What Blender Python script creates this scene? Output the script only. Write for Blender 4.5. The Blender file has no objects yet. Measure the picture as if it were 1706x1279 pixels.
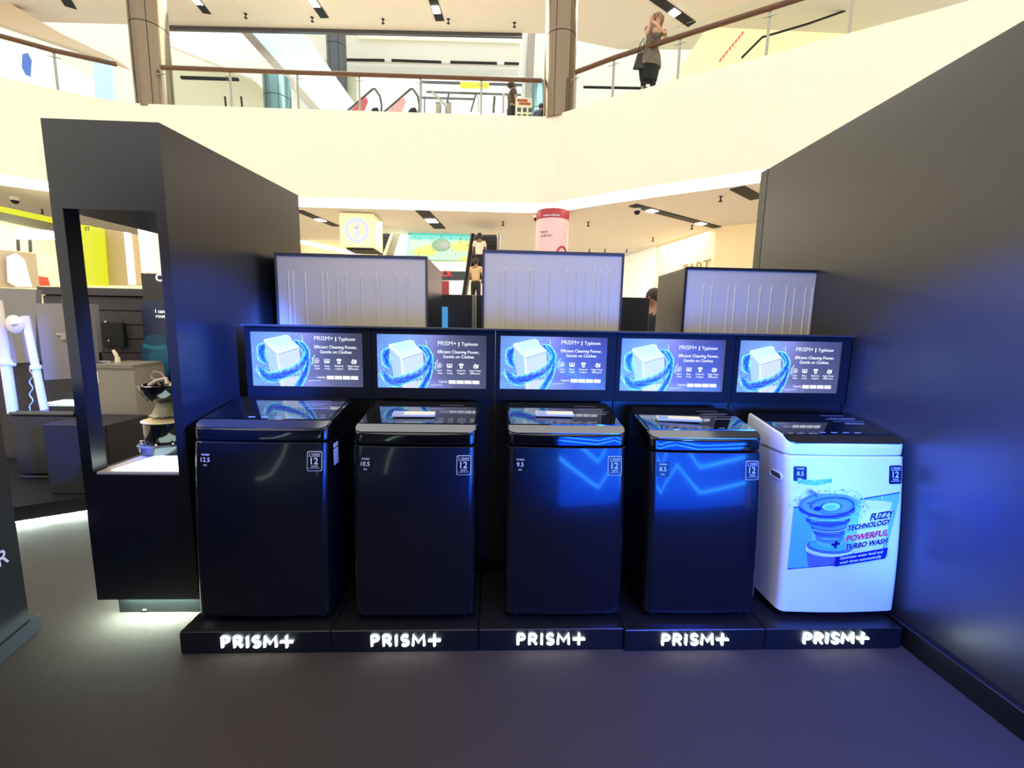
import bpy, math, random
from mathutils import Vector, Matrix, Euler
random.seed(7)
SC = bpy.context.scene
COL = SC.collection
PI = math.pi

# ------------------------------------------------------------------ camera
FPX, YAW, PIT, ROL = 705.6, math.radians(2.2823), math.radians(7.5931), math.radians(-1.1274)
CAMZ = 1.5
_f = Vector((math.sin(YAW)*math.cos(PIT), math.cos(YAW)*math.cos(PIT), -math.sin(PIT)))
_r = Vector((math.cos(YAW), -math.sin(YAW), 0))
_d = -_r.cross(_f)
RT = _r*math.cos(ROL)+_d*math.sin(ROL)
DN = -_r*math.sin(ROL)+_d*math.cos(ROL)
FW = _f
def ray(px, py): return RT*((px-853)/FPX)+DN*((py-639.5)/FPX)+FW
def P(px, py, Y):
    d = ray(px, py); return d*(Y/d.y)+Vector((0, 0, CAMZ))
def L(px, py, z):
    d = ray(px, py); return d*((z-CAMZ)/d.z)+Vector((0, 0, CAMZ))
cam = bpy.data.cameras.new('camera'); camo = bpy.data.objects.new('camera', cam); COL.objects.link(camo)
cam.sensor_width = 36; cam.lens = FPX/1706*36; cam.clip_start = .05; cam.clip_end = 200
M = Matrix.Identity(4)
for i in range(3):
    M[i][0], M[i][1], M[i][2] = RT[i], -DN[i], -FW[i]
M[2][3] = CAMZ
camo.matrix_world = M
SC.camera = camo
SC.view_settings.view_transform = 'Standard'; SC.view_settings.look = 'None'
SC.view_settings.gamma = 1; SC.view_settings.use_curve_mapping = False
SC.view_settings.exposure = 0.0

# ------------------------------------------------------------------ materials
def s2l(c):
    return tuple(((x/255)/12.92 if x/255 <= .04045 else ((x/255+.055)/1.055)**2.4) for x in c)
MATS = {}
def mat(name, rgb, rough=.5, metal=0, spec=.5, noise=0, nscale=20, bump=0, coat=0, trans=0, aniso=0, stretch=None, emit=None, es=0, srgb=True):
    if name in MATS: return MATS[name]
    m = bpy.data.materials.new(name); m.use_nodes = True
    N, K = m.node_tree.nodes, m.node_tree.links
    b = N['Principled BSDF']
    c = s2l(rgb) if srgb else rgb
    b.inputs['Base Color'].default_value = (*c, 1)
    b.inputs['Roughness'].default_value = rough; b.inputs['Metallic'].default_value = metal
    b.inputs['Specular IOR Level'].default_value = spec
    b.inputs['Coat Weight'].default_value = coat; b.inputs['Coat Roughness'].default_value = .05
    b.inputs['Transmission Weight'].default_value = trans
    if aniso:
        b.inputs['Anisotropic'].default_value = aniso
        t = N.new('ShaderNodeTangent'); t.direction_type = 'RADIAL'; t.axis = 'Z'
        K.new(t.outputs[0], b.inputs['Tangent'])
    tc = N.new('ShaderNodeTexCoord'); mp = N.new('ShaderNodeMapping')
    K.new(tc.outputs['Object'], mp.inputs[0])
    if stretch: mp.inputs['Scale'].default_value = stretch
    if noise or bump:
        n = N.new('ShaderNodeTexNoise'); n.inputs['Scale'].default_value = nscale; n.inputs['Detail'].default_value = 4
        K.new(mp.outputs[0], n.inputs['Vector'])
        if noise:
            mx = N.new('ShaderNodeMix'); mx.data_type = 'RGBA'
            mx.inputs[6].default_value = (*[x*(1-noise) for x in c], 1)
            mx.inputs[7].default_value = (*[min(1, x*(1+noise)) for x in c], 1)
            K.new(n.outputs[0], mx.inputs[0]); K.new(mx.outputs[2], b.inputs['Base Color'])
        if bump:
            bp = N.new('ShaderNodeBump'); bp.inputs['Strength'].default_value = bump; bp.inputs['Distance'].default_value = .01
            K.new(n.outputs[0], bp.inputs['Height']); K.new(bp.outputs[0], b.inputs['Normal'])
    if emit is not None:
        b.inputs['Emission Color'].default_value = (*s2l(emit), 1); b.inputs['Emission Strength'].default_value = es
    MATS[name] = m
    return m
def glow(name, rgb, st):
    return mat(name, (20, 20, 20), emit=rgb, es=st)
def colmat(name, emit=0, rough=.4, coat=0):
    if name in MATS: return MATS[name]
    m = bpy.data.materials.new(name); m.use_nodes = True
    N, K = m.node_tree.nodes, m.node_tree.links
    b = N['Principled BSDF']; a = N.new('ShaderNodeAttribute'); a.attribute_name = 'Col'
    if emit:
        b.inputs['Base Color'].default_value = (.01, .01, .01, 1)
        K.new(a.outputs['Color'], b.inputs['Emission Color']); b.inputs['Emission Strength'].default_value = emit
    else:
        K.new(a.outputs['Color'], b.inputs['Base Color'])
    b.inputs['Roughness'].default_value = rough; b.inputs['Coat Weight'].default_value = coat
    MATS[name] = m
    return m
CREAM = mat('cream_paint', (243, 229, 207), .8, noise=.02, nscale=2)
CEIL = mat('ceiling_paint', (212, 206, 196), .85, noise=.03, nscale=1.2)
CEILUP = mat('upper_ceiling_paint', (228, 220, 203), .85, noise=.02, nscale=1.2)
WHITE = mat('white_paint', (235, 235, 230), .7, noise=.02, nscale=3)
MARBLE = mat('mall_floor_tile', (215, 200, 175), .3, noise=.05, nscale=3)
CARPET = mat('carpet_pile', (66, 58, 52), .95, spec=.1, noise=.45, nscale=260, bump=.6)
LAM = mat('black_laminate', (20, 19, 19), .3, spec=.6, noise=.15, nscale=60)
LAMR = mat('charcoal_wall_laminate', (45, 42, 39), .34, spec=.9, noise=.12, nscale=40)
PLY = mat('black_plinth_laminate', (22, 20, 21), .35, noise=.1, nscale=50)
STEEL = mat('dark_brushed_steel', (44, 44, 52), .24, metal=.8, coat=.55, aniso=.75, noise=.06, nscale=30, stretch=(1, 1, 12))
STEEL.node_tree.nodes['Principled BSDF'].inputs['Coat Roughness'].default_value = .075
STEELS = mat('dark_painted_side', (16, 17, 20), .35, spec=.4, noise=.05, nscale=30)
GLASSB = mat('black_tempered_glass', (6, 6, 8), .03, spec=1.0, coat=1, noise=.02)
TRIM = mat('dark_chrome_trim', (115, 115, 120), .12, metal=.9, noise=.03)
COVER = mat('gloss_black_plastic', (10, 10, 13), .08, spec=.6, coat=.5, noise=.03)
WHITEP = mat('white_enamel', (232, 232, 232), .18, spec=.5, coat=.3, noise=.01)
SILVERG = mat('warm_galvanised_panel', (226, 214, 184), .4, metal=.2, noise=.05, nscale=8, stretch=(8, 1, .6))
FRAMEG = mat('grey_frame', (70, 70, 72), .4, noise=.05)
RUB = mat('black_rubber', (14, 14, 14), .7, noise=.1)
GLASS = mat('clear_glass', (245, 252, 250), .02, trans=1, spec=.3, noise=0)
GLASS.node_tree.nodes['Principled BSDF'].inputs['IOR'].default_value = 1.02
WOOD = mat('brown_wood_rail', (112, 72, 44), .45, noise=.25, nscale=6, stretch=(1, 1, 12))
BRONZE = mat('bronze_column_metal', (128, 112, 92), .25, metal=.85, noise=.08, nscale=3, stretch=(6, 6, .3))
STEELP = mat('satin_post', (165, 158, 145), .3, metal=.8, noise=.05)
CHROME = mat('chrome', (200, 200, 205), .1, metal=1, noise=.02)
WLED = glow('white_led', (225, 250, 245), 9)
BLACKM = mat('matte_black', (10, 10, 11), .7, noise=.1)
INK = mat('dark_print', (60, 48, 40), .6, noise=.02)
PRINTW = mat('white_print', (225, 228, 235), .5, noise=.02)

# ------------------------------------------------------------------ mesh builder
TXT = {}
def text_geo(s, bold=0, ext=0):
    k = (s, bold, ext)
    if k in TXT: return TXT[k]
    cu = bpy.data.curves.new('t', 'FONT'); cu.body = s; cu.size = 1; cu.offset = bold; cu.extrude = ext; cu.resolution_u = 3
    o = bpy.data.objects.new('t', cu); COL.objects.link(o)
    bpy.context.view_layer.update()
    me = bpy.data.meshes.new_from_object(o.evaluated_get(bpy.context.evaluated_depsgraph_get()))
    v = [tuple(x.co) for x in me.vertices]; f = [tuple(p.vertices) for p in me.polygons]
    xs = [q[0] for q in v] or [0]; x0, x1 = min(xs), max(xs)
    bpy.data.objects.remove(o); bpy.data.curves.remove(cu); bpy.data.meshes.remove(me)
    TXT[k] = ([(a-x0, b, c) for a, b, c in v], f, x1-x0)
    return TXT[k]
class MB:
    def __init__(s): s.v = []; s.f = []; s.c = []; s.hc = False
    def add(s, V, F, M=None, col=None):
        n = len(s.v)
        if M is not None: V = [tuple(M @ Vector(p)) for p in V]
        s.v += [tuple(p) for p in V]
        for f in F:
            s.f.append(tuple(i+n for i in f)); s.c.append(col)
        if col is not None: s.hc = True
        return s
    def box(s, x0, x1, y0, y1, z0, z1, M=None, col=None, bev=0):
        if bev:
            b = min(bev, (x1-x0)/2.01, (y1-y0)/2.01, (z1-z0)/2.01)
            V = []
            for x, sx in ((x0, 1), (x1, -1)):
                for y, sy in ((y0, 1), (y1, -1)):
                    for z, sz in ((z0, 1), (z1, -1)):
                        V += [(x, y+sy*b, z+sz*b), (x+sx*b, y, z+sz*b), (x+sx*b, y+sy*b, z)]
            I = lambda a, b_, c, k: (a*4+b_*2+c)*3+k
            F = []
            for a in (0, 1): F.append([I(a, 0, 0, 0), I(a, 1, 0, 0), I(a, 1, 1, 0), I(a, 0, 1, 0)][::(-1 if a == 0 else 1)])
            for b_ in (0, 1): F.append([I(0, b_, 0, 1), I(1, b_, 0, 1), I(1, b_, 1, 1), I(0, b_, 1, 1)][::(1 if b_ == 0 else -1)])
            for c in (0, 1): F.append([I(0, 0, c, 2), I(1, 0, c, 2), I(1, 1, c, 2), I(0, 1, c, 2)][::(-1 if c == 0 else 1)])
            for a in (0, 1):
                for b_ in (0, 1): F.append([I(a, b_, 0, 0), I(a, b_, 1, 0), I(a, b_, 1, 1), I(a, b_, 0, 1)][::(1 if a != b_ else -1)])
                for c in (0, 1): F.append([I(a, 0, c, 0), I(a, 0, c, 2), I(a, 1, c, 2), I(a, 1, c, 0)][::(1 if a != c else -1)])
            for b_ in (0, 1):
                for c in (0, 1): F.append([I(0, b_, c, 1), I(1, b_, c, 1), I(1, b_, c, 2), I(0, b_, c, 2)][::(1 if b_ != c else -1)])
            for a in (0, 1):
                for b_ in (0, 1):
                    for c in (0, 1): F.append([I(a, b_, c, 0), I(a, b_, c, 1), I(a, b_, c, 2)][::(1 if (a+b_+c) % 2 == 0 else -1)])
            return s.add(V, F, M, col)
        V = [(x, y, z) for x in (x0, x1) for y in (y0, y1) for z in (z0, z1)]
        return s.add(V, [(0, 1, 3, 2), (4, 6, 7, 5), (0, 4, 5, 1), (2, 3, 7, 6), (0, 2, 6, 4), (1, 5, 7, 3)], M, col)
    def prism(s, poly, z0, z1, M=None, col=None):      # poly in xy, extruded z
        n = len(poly)
        V = [(x, y, z0) for x, y in poly]+[(x, y, z1) for x, y in poly]
        F = [tuple(range(n))[::-1], tuple(range(n, 2*n))]+[(i, (i+1) % n, n+(i+1) % n, n+i) for i in range(n)]
        return s.add(V, F, M, col)
    def slab(s, pts, off, col=None):                   # planar 3d polygon thickened by vector off
        n = len(pts); off = Vector(off)
        V = [Vector(p) for p in pts]+[Vector(p)+off for p in pts]
        F = [tuple(range(n)), tuple(range(n, 2*n))[::-1]]+[(i, n+i, n+(i+1) % n, (i+1) % n) for i in range(n)]
        return s.add(V, F, None, col)
    def tube(s, pts, r, n=8, col=None, M=None, caps=True):
        pts = [Vector(p) for p in pts]; R = r if isinstance(r, (list, tuple)) else [r]*len(pts)
        V = []; prev = None
        for i, p in enumerate(pts):
            t = (pts[min(i+1, len(pts)-1)]-pts[max(i-1, 0)]).normalized()
            a = Vector((0, 0, 1)) if abs(t.z) < .9 else Vector((1, 0, 0))
            if prev is not None: a = prev
            u = (a-t*a.dot(t)).normalized(); w = t.cross(u); prev = u
            V += [p+u*math.cos(2*PI*k/n)*R[i]+w*math.sin(2*PI*k/n)*R[i] for k in range(n)]
        F = [(i*n+k, i*n+(k+1) % n, (i+1)*n+(k+1) % n, (i+1)*n+k) for i in range(len(pts)-1) for k in range(n)]
        if caps: F += [tuple(range(n))[::-1], tuple((len(pts)-1)*n+k for k in range(n))]
        return s.add(V, F, M, col)
    def lathe(s, prof, n=24, M=None, col=None):        # prof (r,z)
        V = [(r*math.cos(2*PI*k/n), r*math.sin(2*PI*k/n), z) for r, z in prof for k in range(n)]
        F = [(i*n+k, i*n+(k+1) % n, (i+1)*n+(k+1) % n, (i+1)*n+k) for i in range(len(prof)-1) for k in range(n)]
        F += [tuple(range(n))[::-1], tuple((len(prof)-1)*n+k for k in range(n))]
        return s.add(V, F, M, col)
    def text(s, t, size, M, align='l', bold=0, ext=0, fn=None, col=None, width=None):
        V, F, w = text_geo(t, bold, ext)
        k = size; kx = size if width is None else width/max(w, 1e-4)
        ox = {'l': 0, 'c': -w/2, 'r': -w}[align]
        V = [((a+ox)*kx, b*k, c*k) for a, b, c in V]
        if fn: V = [fn(*p) for p in V]; M = None
        return s.add(V, F, M, col)
    def build(s, name, m, parent=None, smooth=False, loc=None, rz=None):
        me = bpy.data.meshes.new(name); me.from_pydata(s.v, [], s.f); me.materials.append(m)
        if s.hc:
            ca = me.color_attributes.new('Col', 'FLOAT_COLOR', 'CORNER'); k = 0
            for p, c in zip(me.polygons, s.c):
                for _ in p.vertices:
                    cc = c if c is not None else (1, 1, 1)
                    if isinstance(cc, list): cc = cc[_ % 1] if False else cc[k-p.loop_start]
                    ca.data[k].color = (*s2l(cc), 1); k += 1
        if smooth:
            me.polygons.foreach_set('use_smooth', [True]*len(me.polygons))
            me.set_sharp_from_angle(angle=math.radians(38))
        me.update()
        o = bpy.data.objects.new(name, me); COL.objects.link(o)
        if parent is not None: o.parent = parent
        if loc is not None: o.location = loc
        if rz is not None: o.rotation_euler.z = rz
        return o
def tag(o, label, cat, group=None, kind=None):
    if label: o['label'] = label
    if cat: o['category'] = cat
    if group: o['group'] = group
    if kind: o['kind'] = kind
    return o
def thing(name, label, cat, loc=(0, 0, 0), rz=0, group=None):
    o = bpy.data.objects.new(name, None); COL.objects.link(o); o.empty_display_size = .1
    o.location = loc; o.rotation_euler.z = rz
    return tag(o, label, cat, group)
def struct(o, label=None):
    o['kind'] = 'structure'
    if label: o['label'] = label
    return o
def copy_tree(o, parent=None):
    c = o.copy(); COL.objects.link(c)
    if parent is not None: c.parent = parent
    for ch in list(o.children): copy_tree(ch, c)
    return c
def face_m(x, y, z, rot=0):   # text lying in plane facing -Y (x right, z up)
    return Matrix.Translation((x, y, z)) @ Matrix.Rotation(PI/2, 4, 'X') @ Matrix.Rotation(rot, 4, 'Z')
def up_m(x, y, z, rz=0): return Matrix.Translation((x, y, z)) @ Matrix.Rotation(rz, 4, 'Z')
def rrect(w, h, r, n=4, cx=0, cy=0):
    out = []
    for (sx, sy, a0) in ((1, -1, -PI/2), (1, 1, 0), (-1, 1, PI/2), (-1, -1, PI)):
        for k in range(n+1):
            a = a0+PI/2*k/n
            out.append((cx+sx*(w/2-r)+r*math.cos(a), cy+sy*(h/2-r)+r*math.sin(a)))
    return out

# ------------------------------------------------------------------ setting: floors, partitions
struct(MB().box(-30, 30, -14, 34, -.12, -.02).build('floor', MARBLE))
tag(MB().box(-4.9, 3.2, -2.44, 4.6, -.02, 0).build('carpet', CARPET), 'dark brown grey carpet of the display stand', 'carpet')
WX = 2.03
rw = MB().box(WX, WX+.12, .95, 3.38, 0, 2.72).build('wall_right', LAMR); struct(rw, 'tall charcoal partition wall right of the washing machines')
struct(MB().box(WX-.035, WX, .95, 3.0, 0, .11, bev=.004).build('baseboard_right', PLY), 'black skirting along the charcoal partition')
struct(MB().box(WX-.003, WX+.123, 3.30, 3.383, 0, 2.723).build('trim_1', mat('partition_end_strip', (88, 86, 72), .5, noise=.1)), 'edge strip on the far end of the charcoal partition')
# stand walls behind the photographer and left of him
struct(MB().box(-5.6, 5.4, -2.6, -2.45, 0, 3.4).build('wall_back', LAM))

# ------------------------------------------------------------------ plinths with lit lettering
PX = [-1.412, -.738, -.062, .622, 1.298, 1.972]
LX = [(-1.219, -.902), (-.547, -.233), (.126, .440), (.802, 1.125), (1.486, 1.812)]
ORD = ['leftmost', 'second from left', 'middle', 'second from right', 'rightmost']
UNDER = ['12.5 kg', '10.5 kg', '9.5 kg', 'blue-lit 8.5 kg black', 'white']
for i in range(5):
    t = thing('display_plinth', 'low black plinth under the %s washing machine' % UNDER[i], 'plinth', ((PX[i]+PX[i+1])/2, 1.8, 0), group='plinths with lit lettering')
    w = (PX[i+1]-PX[i])/2-.0015
    dy = -.012 if i > 2 else 0
    MB().box(-w, w, dy, .47, 0, .108, bev=.003).build('base', PLY, t)
    tm = MB(); cx = (LX[i][0]+LX[i][1])/2-t.location.x
    x = cx-.160; y = dy-.004; zb_, h_ = .035, .050
    def arc_(c_, z_, rx_, rz_, a0, a1, n=9): return [(c_+rx_*math.cos(a0+(a1-a0)*q/(n-1)), y, z_+rz_*math.sin(a0+(a1-a0)*q/(n-1))) for q in range(n)]
    rt_ = .0055
    Z = lambda f: zb_+h_*f
    tm.tube([(x, y, Z(0)), (x, y, Z(1))], rt_, 8); tm.tube([(x, y, Z(1)), (x+.014, y, Z(1))]+arc_(x+.014, Z(.74), .016, h_*.26, PI/2, -PI/2)+[(x, y, Z(.48))], rt_, 8); x += .054
    tm.tube([(x, y, Z(0)), (x, y, Z(1))], rt_, 8); tm.tube([(x, y, Z(1)), (x+.014, y, Z(1))]+arc_(x+.014, Z(.74), .016, h_*.26, PI/2, -PI/2)+[(x, y, Z(.48))], rt_, 8); tm.tube([(x+.014, y, Z(.48)), (x+.032, y, Z(0))], rt_, 8); x += .057
    tm.tube([(x, y, Z(0)), (x, y, Z(1))], rt_, 8); x += .040
    tm.tube(arc_(x, Z(.74), .014, h_*.26, .5, 3*PI/2)+arc_(x, Z(.24), .015, h_*.24, PI/2, -PI+.6), rt_, 8); x += .036
    tm.tube([(x, y, Z(0)), (x+.003, y, Z(1)), (x+.026, y, Z(.3)), (x+.049, y, Z(1)), (x+.052, y, Z(0))], rt_, 8)
    tm.tube([(cx+.098, y, .059), (cx+.154, y, .059)], rt_, 8); tm.tube([(cx+.126, y, .032), (cx+.126, y, .087)], rt_, 8)
    o = tm.build('lit_lettering', glow('letter_led', (228, 246, 255), 13), t); o['label'] = 'white glowing letters and plus sign'

# ------------------------------------------------------------------ washing machines
def outline(W, D, fy, r=.035, bulge=.012, n=6):
    """right half outline from front centre to rear centre: list (x,y)"""
    out = []
    h = W/2
    for k in range(7):
        x = (h-r)*k/6
        out.append((x, fy+bulge*(x/h)**2))
    y0 = out[-1][1]
    for k in range(1, n+1):
        a = PI/2*k/n
        out.append((h-r+r*math.sin(a), y0+r-r*math.cos(a)))
    for k in range(1, 7): out.append((h, y0+r+(D-.02-y0-r)*k/6))
    out.append((h-.02, D)); out.append((0, D))
    return out
def loft(mb, loops, closed_bottom=False, cap_top=False):
    """loops: lists of half outlines as (x,y,z)"""
    full = []
    for lp in loops:
        full.append([Vector(p) for p in lp]+[Vector((-p[0], p[1], p[2])) for p in lp[-2:0:-1]])
    n = len(full[0]); V = [p for f in full for p in f]
    F = [(i*n+k, i*n+(k+1) % n, (i+1)*n+(k+1) % n, (i+1)*n+k) for i in range(len(full)-1) for k in range(n)]
    m = len(loops[0])
    def cap(base, flip):
        for k in range(0, m-1):
            a, b = base+k, base+k+1
            c = base+(n-k-1) % n if k+1 < m-1 else base+k+1
            d = base+(n-k) % n
            q = [a, b, c, d]; u = []
            for z in q:
                if z not in u: u.append(z)
            if len(u) > 2: F.append(tuple(u if not flip else u[::-1]))
    if cap_top: cap((len(full)-1)*n, False)
    if closed_bottom: cap(0, True)
    mb.add(V, F)
def front_y(z, H): return .065*max(0, z/H)**2
MACH = []
def washer(i, x0, x1, ztop, white=False, kg='12.5', lab=''):
    W = x1-x0; D = .425; Ht = ztop-.108; Hb = Ht-.062; cx = (x0+x1)/2
    t = thing('washing_machine', lab, 'washing machine', (cx, 1.858, .108), group='top loading washing machines on the plinths')
    def fy(z): return front_y(z, Ht)
    body = MB(); lo = []
    zs = [.028, .034]+[.034+(Hb-.034)*k/10 for k in range(1, 10)]+[Hb-.004, Hb]
    for j, z in enumerate(zs):
        ins = .006 if j in (0, len(zs)-1) else 0
        pts = outline(W, D, fy(z)+ins)
        lo.append([(max(0, x-ins) if x > .05 else x, y, z) for x, y in pts])
    loft(body, lo, True, True)
    body.build('cabinet', WHITEP if white else STEEL, t, smooth=True)
    if white:
        pass
    # skirt and feet
    k = MB(); k.box(-W/2+.04, W/2-.04, .05, D-.04, .008, .03); k.build('kick_plate', RUB, t)
    for sx in (-1, 1):
        for yy in (.06, D-.07):
            MB().lathe([(.018, 0), (.022, .004), (.02, .03)], 12, up_m(sx*(W/2-.055), yy, 0)).build('foot', RUB, t)
    F0 = fy(Ht)
    def T(y):
        d = y-F0
        return Ht+(.026*min(max(d, 0), .055)/.055)+.056*max(0, d-.055)/(D-.055-F0)
    cov = MB(); lo = []
    oc = outline(W, D, F0-.004)
    for (dz, ins) in ((None, .006), (None, 0), (-.014, 0), (-.004, .003), (0, .012)):
        L_ = []
        for x, y in outline(W, D, F0-.002+ins):
            if dz is None: z = Hb+.004 if ins else Hb+.008
            else: z = T(y)+dz
            L_.append((max(0, x-ins) if x > .05 else x, min(y, D-ins), z))
        lo.append(L_)
    loft(cov, lo, True, True)
    cov.build('top_cover', WHITEP if white else COVER, t, smooth=True)
    # front trim band and glass lid
    def deck(y0, y1, ins, up, th, name, m, rounded):
        mb = MB(); H = []
        hw = W/2-ins
        ys = [y0+(y1-y0)*q/8 for q in range(9)]
        pts = []
        for q, y in enumerate(ys):
            x = hw
            if rounded and y-y0 < .03: x = hw-.03+math.sqrt(max(0, .03**2-(.03-(y-y0))**2))
            pts.append((x, y))
        if rounded: pts.insert(0, (hw-.03, y0))
        V = []; n = len(pts)
        for x, y in pts:
            for sx in (1, -1):
                V.append((sx*x, y, T(y)+up)); V.append((sx*x, y, T(y)+up-th))
        Fs = []
        for q in range(n-1):
            a = q*4; b = a+4
            Fs += [(a, b, b+2, a+2), (a+1, a+3, b+3, b+1), (a, a+1, b+1, b), (a+2, b+2, b+3, a+3)]
        Fs += [(0, 2, 3, 1), ((n-1)*4, (n-1)*4+1, (n-1)*4+3, (n-1)*4+2)]
        mb.add(V, Fs)
        return mb.build(name, m, t)
    deck(F0+.004, F0+.056, .008, .003, .004, 'front_trim', COVER if white else TRIM, True)
    lid = deck(F0+.059, D-.012, .016, .007, .009, 'lid', GLASSB, False)
    if white: lid['label'] = 'black glass lid on the white body'
    # printed marks on the lid, right side
    mk = MB()
    for r_, (u0, u1, v) in enumerate([(.08, .2, .30), (.10, .24, .255), (.07, .22, .235), (.09, .25, .2), (.13, .23, .165), (.13, .23, .155)]):
        y = F0+.07+v*.75
        if y > D-.04: y = D-.045-.01*r_
        xw = W/.57
        mk.box(u0*xw, u1*xw, y, y+.0045, T(y)+.0072, T(y)+.0078)
    for q in range(4):
        mk.box((-.09+q*.06), (-.09+q*.06)+.03, F0+.075, F0+.08, T(F0+.075)+.0072, T(F0+.08)+.008)
    mk.build('lid_printing', mat('dim_print', (150, 150, 150), .5, noise=.02), lid)
    # stickers
    def surf(x, z, off=.002):
        return (x, fy(z)+.012*(abs(x)/(W/2))**2-off, z)
    zc = Hb-.083
    def plate(cx_, zc_, w, h, off, mb):
        pts = rrect(w, h, .007)
        n = len(pts)
        mb.add([surf(cx_+a, zc_+b, off) for a, b in pts]+[surf(cx_+a, zc_+b, 0) for a, b in pts], [tuple(range(n))]+[(q, n+q, n+(q+1) % n, (q+1) % n) for q in range(n)])
    navy = mat('navy_sticker', (12, 18, 52), .35, noise=.02) if white else mat('black_sticker', (8, 8, 12), .3, noise=.02)
    sx = -W/2+.062
    mb = MB(); plate(sx, zc, .062, .07, .0015, mb); st = mb.build('capacity_sticker', navy, t)
    mb = MB()
    mb.text('WASH', .013, None, 'c', .008, fn=lambda a, b, c: surf(sx+a, zc+.02+b, .0025))
    mb.text(kg, .028, None, 'c', .008, fn=lambda a, b, c: surf(sx+a, zc-.008+b, .0025))
    mb.text('KG', .012, None, 'c', .008, fn=lambda a, b, c: surf(sx+a, zc-.027+b, .0025))
    mb.build('sticker_lettering', PRINTW, st)
    wx = W/2-.058
    mb = MB(); plate(wx, zc-.002, .066, .09, .0015, mb); st = mb.build('warranty_sticker', PRINTW if not white else navy, t)
    if not white:
        mb = MB(); plate(wx, zc-.002, .061, .085, .0022, mb); mb.build('sticker_face', navy, st)
    mb = MB()
    mb.text('2 YEARS', .0155, None, 'c', .008, fn=lambda a, b, c: surf(wx+a, zc+.024+b, .003), width=.05)
    mb.text('12', .042, None, 'c', .012, fn=lambda a, b, c: surf(wx+a, zc-.015+b, .003))
    mb.text('YEARS', .011, None, 'c', .008, fn=lambda a, b, c: surf(wx+a, zc-.028+b, .003))
    for (a0, a1, zz) in ((-.024, .024, .019), (-.024, .024, -.034)):
        mb.add([surf(wx+a0, zc+zz, .003), surf(wx+a1, zc+zz, .003), surf(wx+a1, zc+zz+.0018, .003), surf(wx+a0, zc+zz+.0018, .003)], [(0, 1, 2, 3)])
    mb.build('sticker_lettering', PRINTW, st)
    MACH.append((t, W, D, Ht, T, F0, surf, Hb))
    return t
LAB = ['black top loading washing machine marked 12.5 kg, leftmost, beside the display tower',
       'black top loading washing machine marked 10.5 kg with a pale strip on its lid',
       'black top loading washing machine marked 9.5 kg in the middle of the row',
       'black top loading washing machine marked 8.5 kg, blue lit front, beside the white one',
       'white top loading washing machine with black lid and blue water poster on front']
MS = [(-1.372, -.765, 1.022), (-.655, -.083, 1.008), (.06, .627, 1.010), (.738, 1.292, .992), (1.41, 2.006, .975)]
for i, (a, b, z) in enumerate(MS):
    washer(i, a, b, z, i == 4, ['12.5', '10.5', '9.5', '8.5', '8.5'][i], LAB[i])
# side energy label on machine one
t, W, D, Ht, T, F0, surf, Hb = MACH[0]
mb = MB(); mb.box(W/2, W/2+.0015, .13, .185, Hb-.13, Hb-.052); mb.box(W/2, W/2+.0015, .13, .185, Hb-.045, Hb-.025)
mb.build('side_label', PRINTW, t)
for (i, y0, z0) in ((1, .2, .58), (3, .2, .45)):
    t, W, D, Ht, T, F0, surf, Hb = MACH[i]
    sgn = -1 if i == 3 else 1
    mb = MB(); x = sgn*W/2
    mb.box(min(x, x+sgn*.002), max(x, x+sgn*.002), y0, y0+.07, Hb-.16, Hb-.12); mb.build('side_handle', COVER, t)
# small chrome side bolts seen between machines
# white machine: recessed handle on left side and poster on the front
t, W, D, Ht, T, F0, surf, Hb = MACH[4]
mb = MB(); hz = Hb-.115; hy = .13
ring = [Vector((-W/2-.003, hy+a, hz+b)) for a, b in rrect(.085, .032, .0155)]
mb.tube(ring+[ring[0]], .004, 6); mb.build('side_handle', WHITEP, t, smooth=True)
mb = MB(); mb.slab([(-W/2-.001, hy+a, hz+b) for a, b in rrect(.08, .028, .0135)], (-.001, 0, 0)); mb.build('handle_recess', mat('recess_grey', (95, 92, 90), .5, noise=.05), t)
mb = MB(); mb.box(-W/2-.002, -W/2+.01, .10, D-.01, Hb-.0, Hb+.004); mb.build('side_seam', mat('seam_shadow_gap', (150, 140, 130), .5, noise=.02), t)

def clip(poly, a, b, c):     # keep a*x+b*y<=c
    out = []
    for i in range(len(poly)):
        p, q = poly[i], poly[(i+1) % len(poly)]
        dp, dq = a*p[0]+b*p[1]-c, a*q[0]+b*q[1]-c
        if dp <= 0: out.append(p)
        if dp*dq < 0:
            k = dp/(dp-dq); out.append((p[0]+(q[0]-p[0])*k, p[1]+(q[1]-p[1])*k))
    return out
# poster artwork, drawn in the plane of the machine front; crop pixels -> photo pixels -> front surface
poster = MB(); pcol = colmat('poster_print', 0, .25, .3)
tl = t.location
lvl = [0]
def pmap(cx_, cy_, off):
    q = P(1300+cx_/7.105, 780+cy_/7.105, 1.90)
    x, z = q.x-tl.x, q.z-tl.z
    # second step: true depth of the curved front
    Y = tl.y+surf(x, z, off)[1]
    q = P(1300+cx_/7.105, 780+cy_/7.105, Y)
    xx = min(q.x-tl.x, W/2-.032)
    return Vector((xx, surf(xx, q.z-tl.z, off)[1], q.z-tl.z))
def ppoly(poly, col, lv):
    for k in range(12):
        pp = clip(clip(poly, 0, 1, 100+(k+1)*100), 0, -1, -(100+k*100)) if k else clip(poly, 0, 1, 200)
        if len(pp) > 2:
            poster.add([pmap(a, b, .0012+.0004*lv) for a, b in pp], [tuple(range(len(pp)))], None, col)
ppoly([(160, 460), (960, 365), (1430, 285), (1260, 940), (1275, 1035), (640, 1150), (90, 1195)], (120, 190, 245), 0)
ppoly([(180, 455), (420, 430), (330, 1170), (90, 1190)], (95, 180, 240), 1)
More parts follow.
